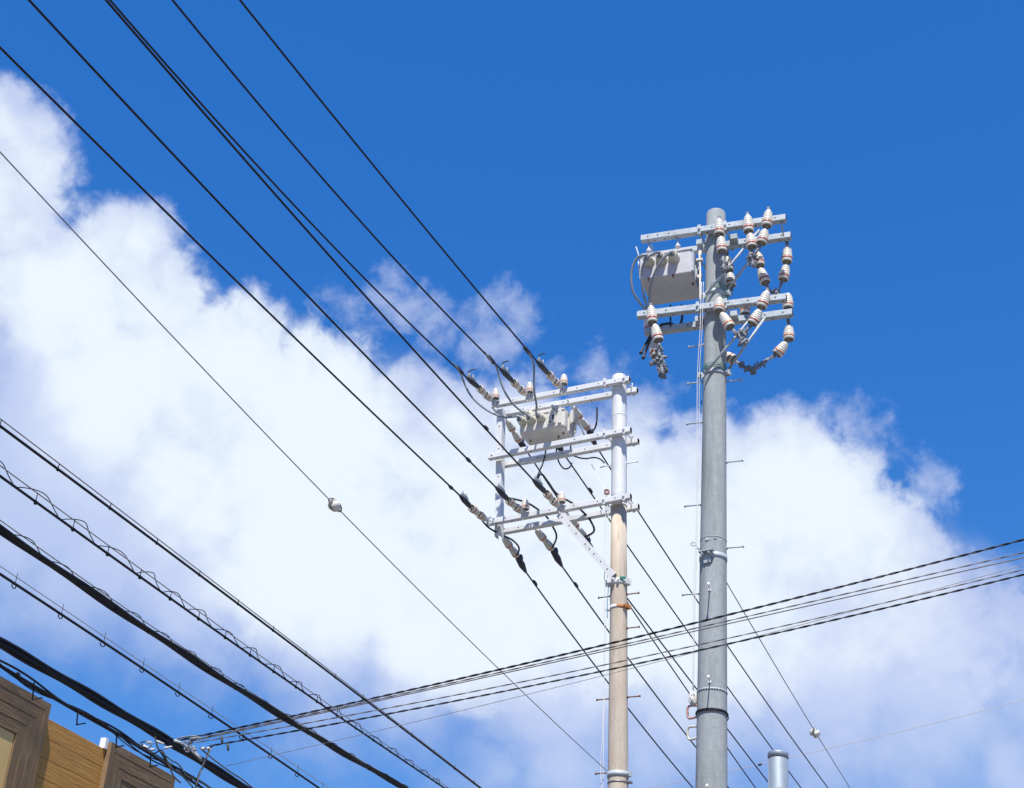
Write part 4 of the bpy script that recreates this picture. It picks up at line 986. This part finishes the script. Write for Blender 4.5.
m_ = MB(); m_.tube([svp(193, 751), svp(202, 760.5)], [.017, .012], 8); m_.build('strap', 'dark_galv', sb)
for x, y in ((221.5, 739.5), (227.5, 747)):
    m_ = MB(); a, b = svp(x, y-3.6), svp(x+.8, y+3.6); m_.tube([a, a.lerp(b, .1), a.lerp(b, .9), b], [.006, .010, .010, .007], 10); o = m_.build('cable_tag', 'rubber', origin=a)
    tag(o, 'small black weight hanging from the '+('upper' if x < 224 else 'lower')+' service wire near its white spools', 'weight', 'weights on the service wires')
def loose(lab, pts, r, mt='black_cable', o=0.0, wob=0.0):
    m_ = MB(); P = [svp(*p, o) for p in pts]
    if wob: P = wobble(P, wob, len(pts))
    m_.tube(spline(P, 7), r, 6); ob = m_.build('loose_wire', mt, origin=P[0]); tag(ob, lab, 'wire', 'loose wires around the service bracket')
loose('black wire dropping steeply from the thick cable to the tangle below the bracket', [(154, 736), (158, 747), (164, 757), (169, 768), (173, 776), (180, 783)], .0065, wob=.01)
loose('black wire looping from the white spools down across the tangle', [(141, 745), (152, 753), (160, 751), (167, 760), (174, 767), (181, 773), (190, 783), (196, 792)], .006, wob=.015)
loose('black wire curling out of the tangle towards the lower edge', [(160, 750), (166, 757), (172, 762), (177, 763), (181, 769), (188, 775), (196, 780), (206, 787), (214, 792)], .0055, wob=.012)
loose('dark loop from the lowest service wire bending down past the thick cable', [(213, 745.5), (209.5, 749), (207, 756), (204, 765), (200, 772), (197, 781), (195, 792)], .0065)
loose('pale loop beside the dark one, bending down past the thick cable', [(211, 748.5), (205.5, 760), (202, 768), (198.5, 778), (194, 792)], .006, 'wire_grey')
loose('thin twisted wire running down right from the bracket to the lower edge', [(200, 748), (207, 754), (217, 762), (230, 771.5), (243, 780), (254, 789), (270, 800)], .006)
m_ = MB()

# far thin wire on the right
AF = at_dist(850, 744, 34); c = wire_curve(AF, 98, [(560, 806), (640, 790), (727, 771), (760, 764), (850, 744), (940, 722), (1024, 700)], 4, 8, 50, anchor=False)
m_ = MB(); m_.tube(c, .0065, 6); tag(m_.build('far_wire', 'pale_wire', origin=AF), 'faint pale wire far behind the poles at the lower right', 'wire')
P = at_plane(760, 764.5, AF, heading(188)); d = (c[26]-c[25]).normalized(); m_ = MB(); m_.tube([P - d*.05, P - d*.035, P + d*.035, P + d*.05], [.015, .03, .03, .015], 8); tag(m_.build('wire_marker', 'rubber', origin=P), 'tiny dark marker on the faint far wire left of the zinc pole', 'marker')

# ================================================================== wooden shop facade, lower left
BT = 19; BA = at_dist(100, 740, 14); bd_ = heading(BT); bn_ = heading(BT+90)
def BP(s, z, o=0.0): return Vector((BA.x, BA.y, 0)) + bd_*s + bn_*(o-.06) + Z*z
bl = thing('shop_building', BP(-1, 0, -2), 'shop building with ochre board wall and two big dark wooden panels under its roofline', 'building')
m_ = MB(); m_.box(BP(-3.3, 2.6, -3.06), (bd_, bn_, Z), (4.72, 3.0, 2.6)); m_.build('wall', 'inset', bl)
m_ = MB(); m_.box(BP(-3.3, 5.24, -3.05), (bd_, bn_, Z), (4.70, 2.98, .035)); m_.build('roof', 'roof', bl)
def plank(m_, quad, th, grain, w_):
    """quad: (s,z) corners lower-left, lower-right, upper-right, upper-left of the face; grain: 'h' or 'v'"""
    o0, o1 = th; base = RND.uniform(0, 30); row = RND.randint(0, 40)*w_
    F_ = [BP(s, z, o1) for s, z in quad]; K_ = [BP(s, z, o0) for s, z in quad]; i = len(m_.v); m_.v += F_ + K_
    uvs = [((s+base, z-quad[0][1]+row) if grain == 'h' else (z+base, s-quad[0][0]+row)) for s, z in quad]
    m_.face((i, i+1, i+2, i+3), uv=uvs)
    for k in range(4): m_.face((i+k, i+4+k, i+4+(k+1) % 4, i+(k+1) % 4), uv=[uvs[k], uvs[k], uvs[(k+1) % 4], uvs[(k+1) % 4]])
m_ = MB(); zt_ = 5.30; pitch = .172; gap = .0035
for k in range(28):
    z1 = zt_ - k*pitch; z0 = z1 - pitch + gap
    plank(m_, [(-8.0, z0), (1.40, z0), (1.40, z1), (-8.0, z1)], (-.03, 0.0), 'h', .19)
o = m_.build('board_wall', 'yellow_wood', bl, bevel=.003)
def wood_panel(s0, s1, z0, z1, rings, w_, inset, depth=.06):
    pn = MB(); pn.box(BP((s0+s1)/2, (z0+z1)/2, .012), (bd_, bn_, Z), ((s1-s0)/2-.01, .014, (z1-z0)/2-.01)); body = pn.build('wooden_panel', 'dark_wood', bl)
    m_ = MB(); a, b, c, d = s0, s1, z0, z1; g_ = .0022
    for k in range(rings):
        w = w_[k % len(w_)]; o1 = depth - .0025*k
        A_ = (a+g_, c+g_); 
        quads = [((a, d-w), (b, d-w), 'top')]
        plank(m_, [(a+w, d-w+g_), (b-w, d-w+g_), (b-g_*.4, d), (a+g_*.4, d)], (.02, o1), 'h', .12)
        plank(m_, [(a+g_*.4, c), (b-g_*.4, c), (b-w, c+w-g_), (a+w, c+w-g_)], (.02, o1), 'h', .12)
        plank(m_, [(b-w+g_, c+w), (b, c+g_*.4), (b, d-g_*.4), (b-w+g_, d-w)], (.02, o1), 'v', .12)
        plank(m_, [(a, c+g_*.4), (a+w-g_, c+w), (a+w-g_, d-w), (a, d-g_*.4)], (.02, o1), 'v', .12)
        a += w; b -= w; c += w; d -= w
    m_.build('frame_board', 'dark_wood', body)
    m_ = MB()
    if inset: m_.box(BP((a+b)/2, (c+d)/2, .026), (bd_, bn_, Z), ((b-a)/2-.004, .012, (d-c)/2-.004)); m_.build('inset_panel', 'inset', body)
    else:
        n_ = int((d-c)/.15)
        for k in range(n_):
            z1_ = d - k*(d-c)/n_; plank(m_, [(a, z1_-(d-c)/n_+g_), (b, z1_-(d-c)/n_+g_), (b, z1_), (a, z1_)], (.02, depth-.012), 'h', .15)
        m_.build('centre_board', 'dark_wood', body)
wood_panel(-2.35, -.848, 3.9, 5.402, 4, (.075, .105, .10, .105), True)
wood_panel(.205, 1.455, 4.05, 5.370, 3, (.075, .12, .09), False)
m_ = MB(); m_.box(BP(.178, 5.35, -.01), (bd_, bn_, Z), (.024, .03, .050)); m_.build('roof_flashing', 'flash', bl)
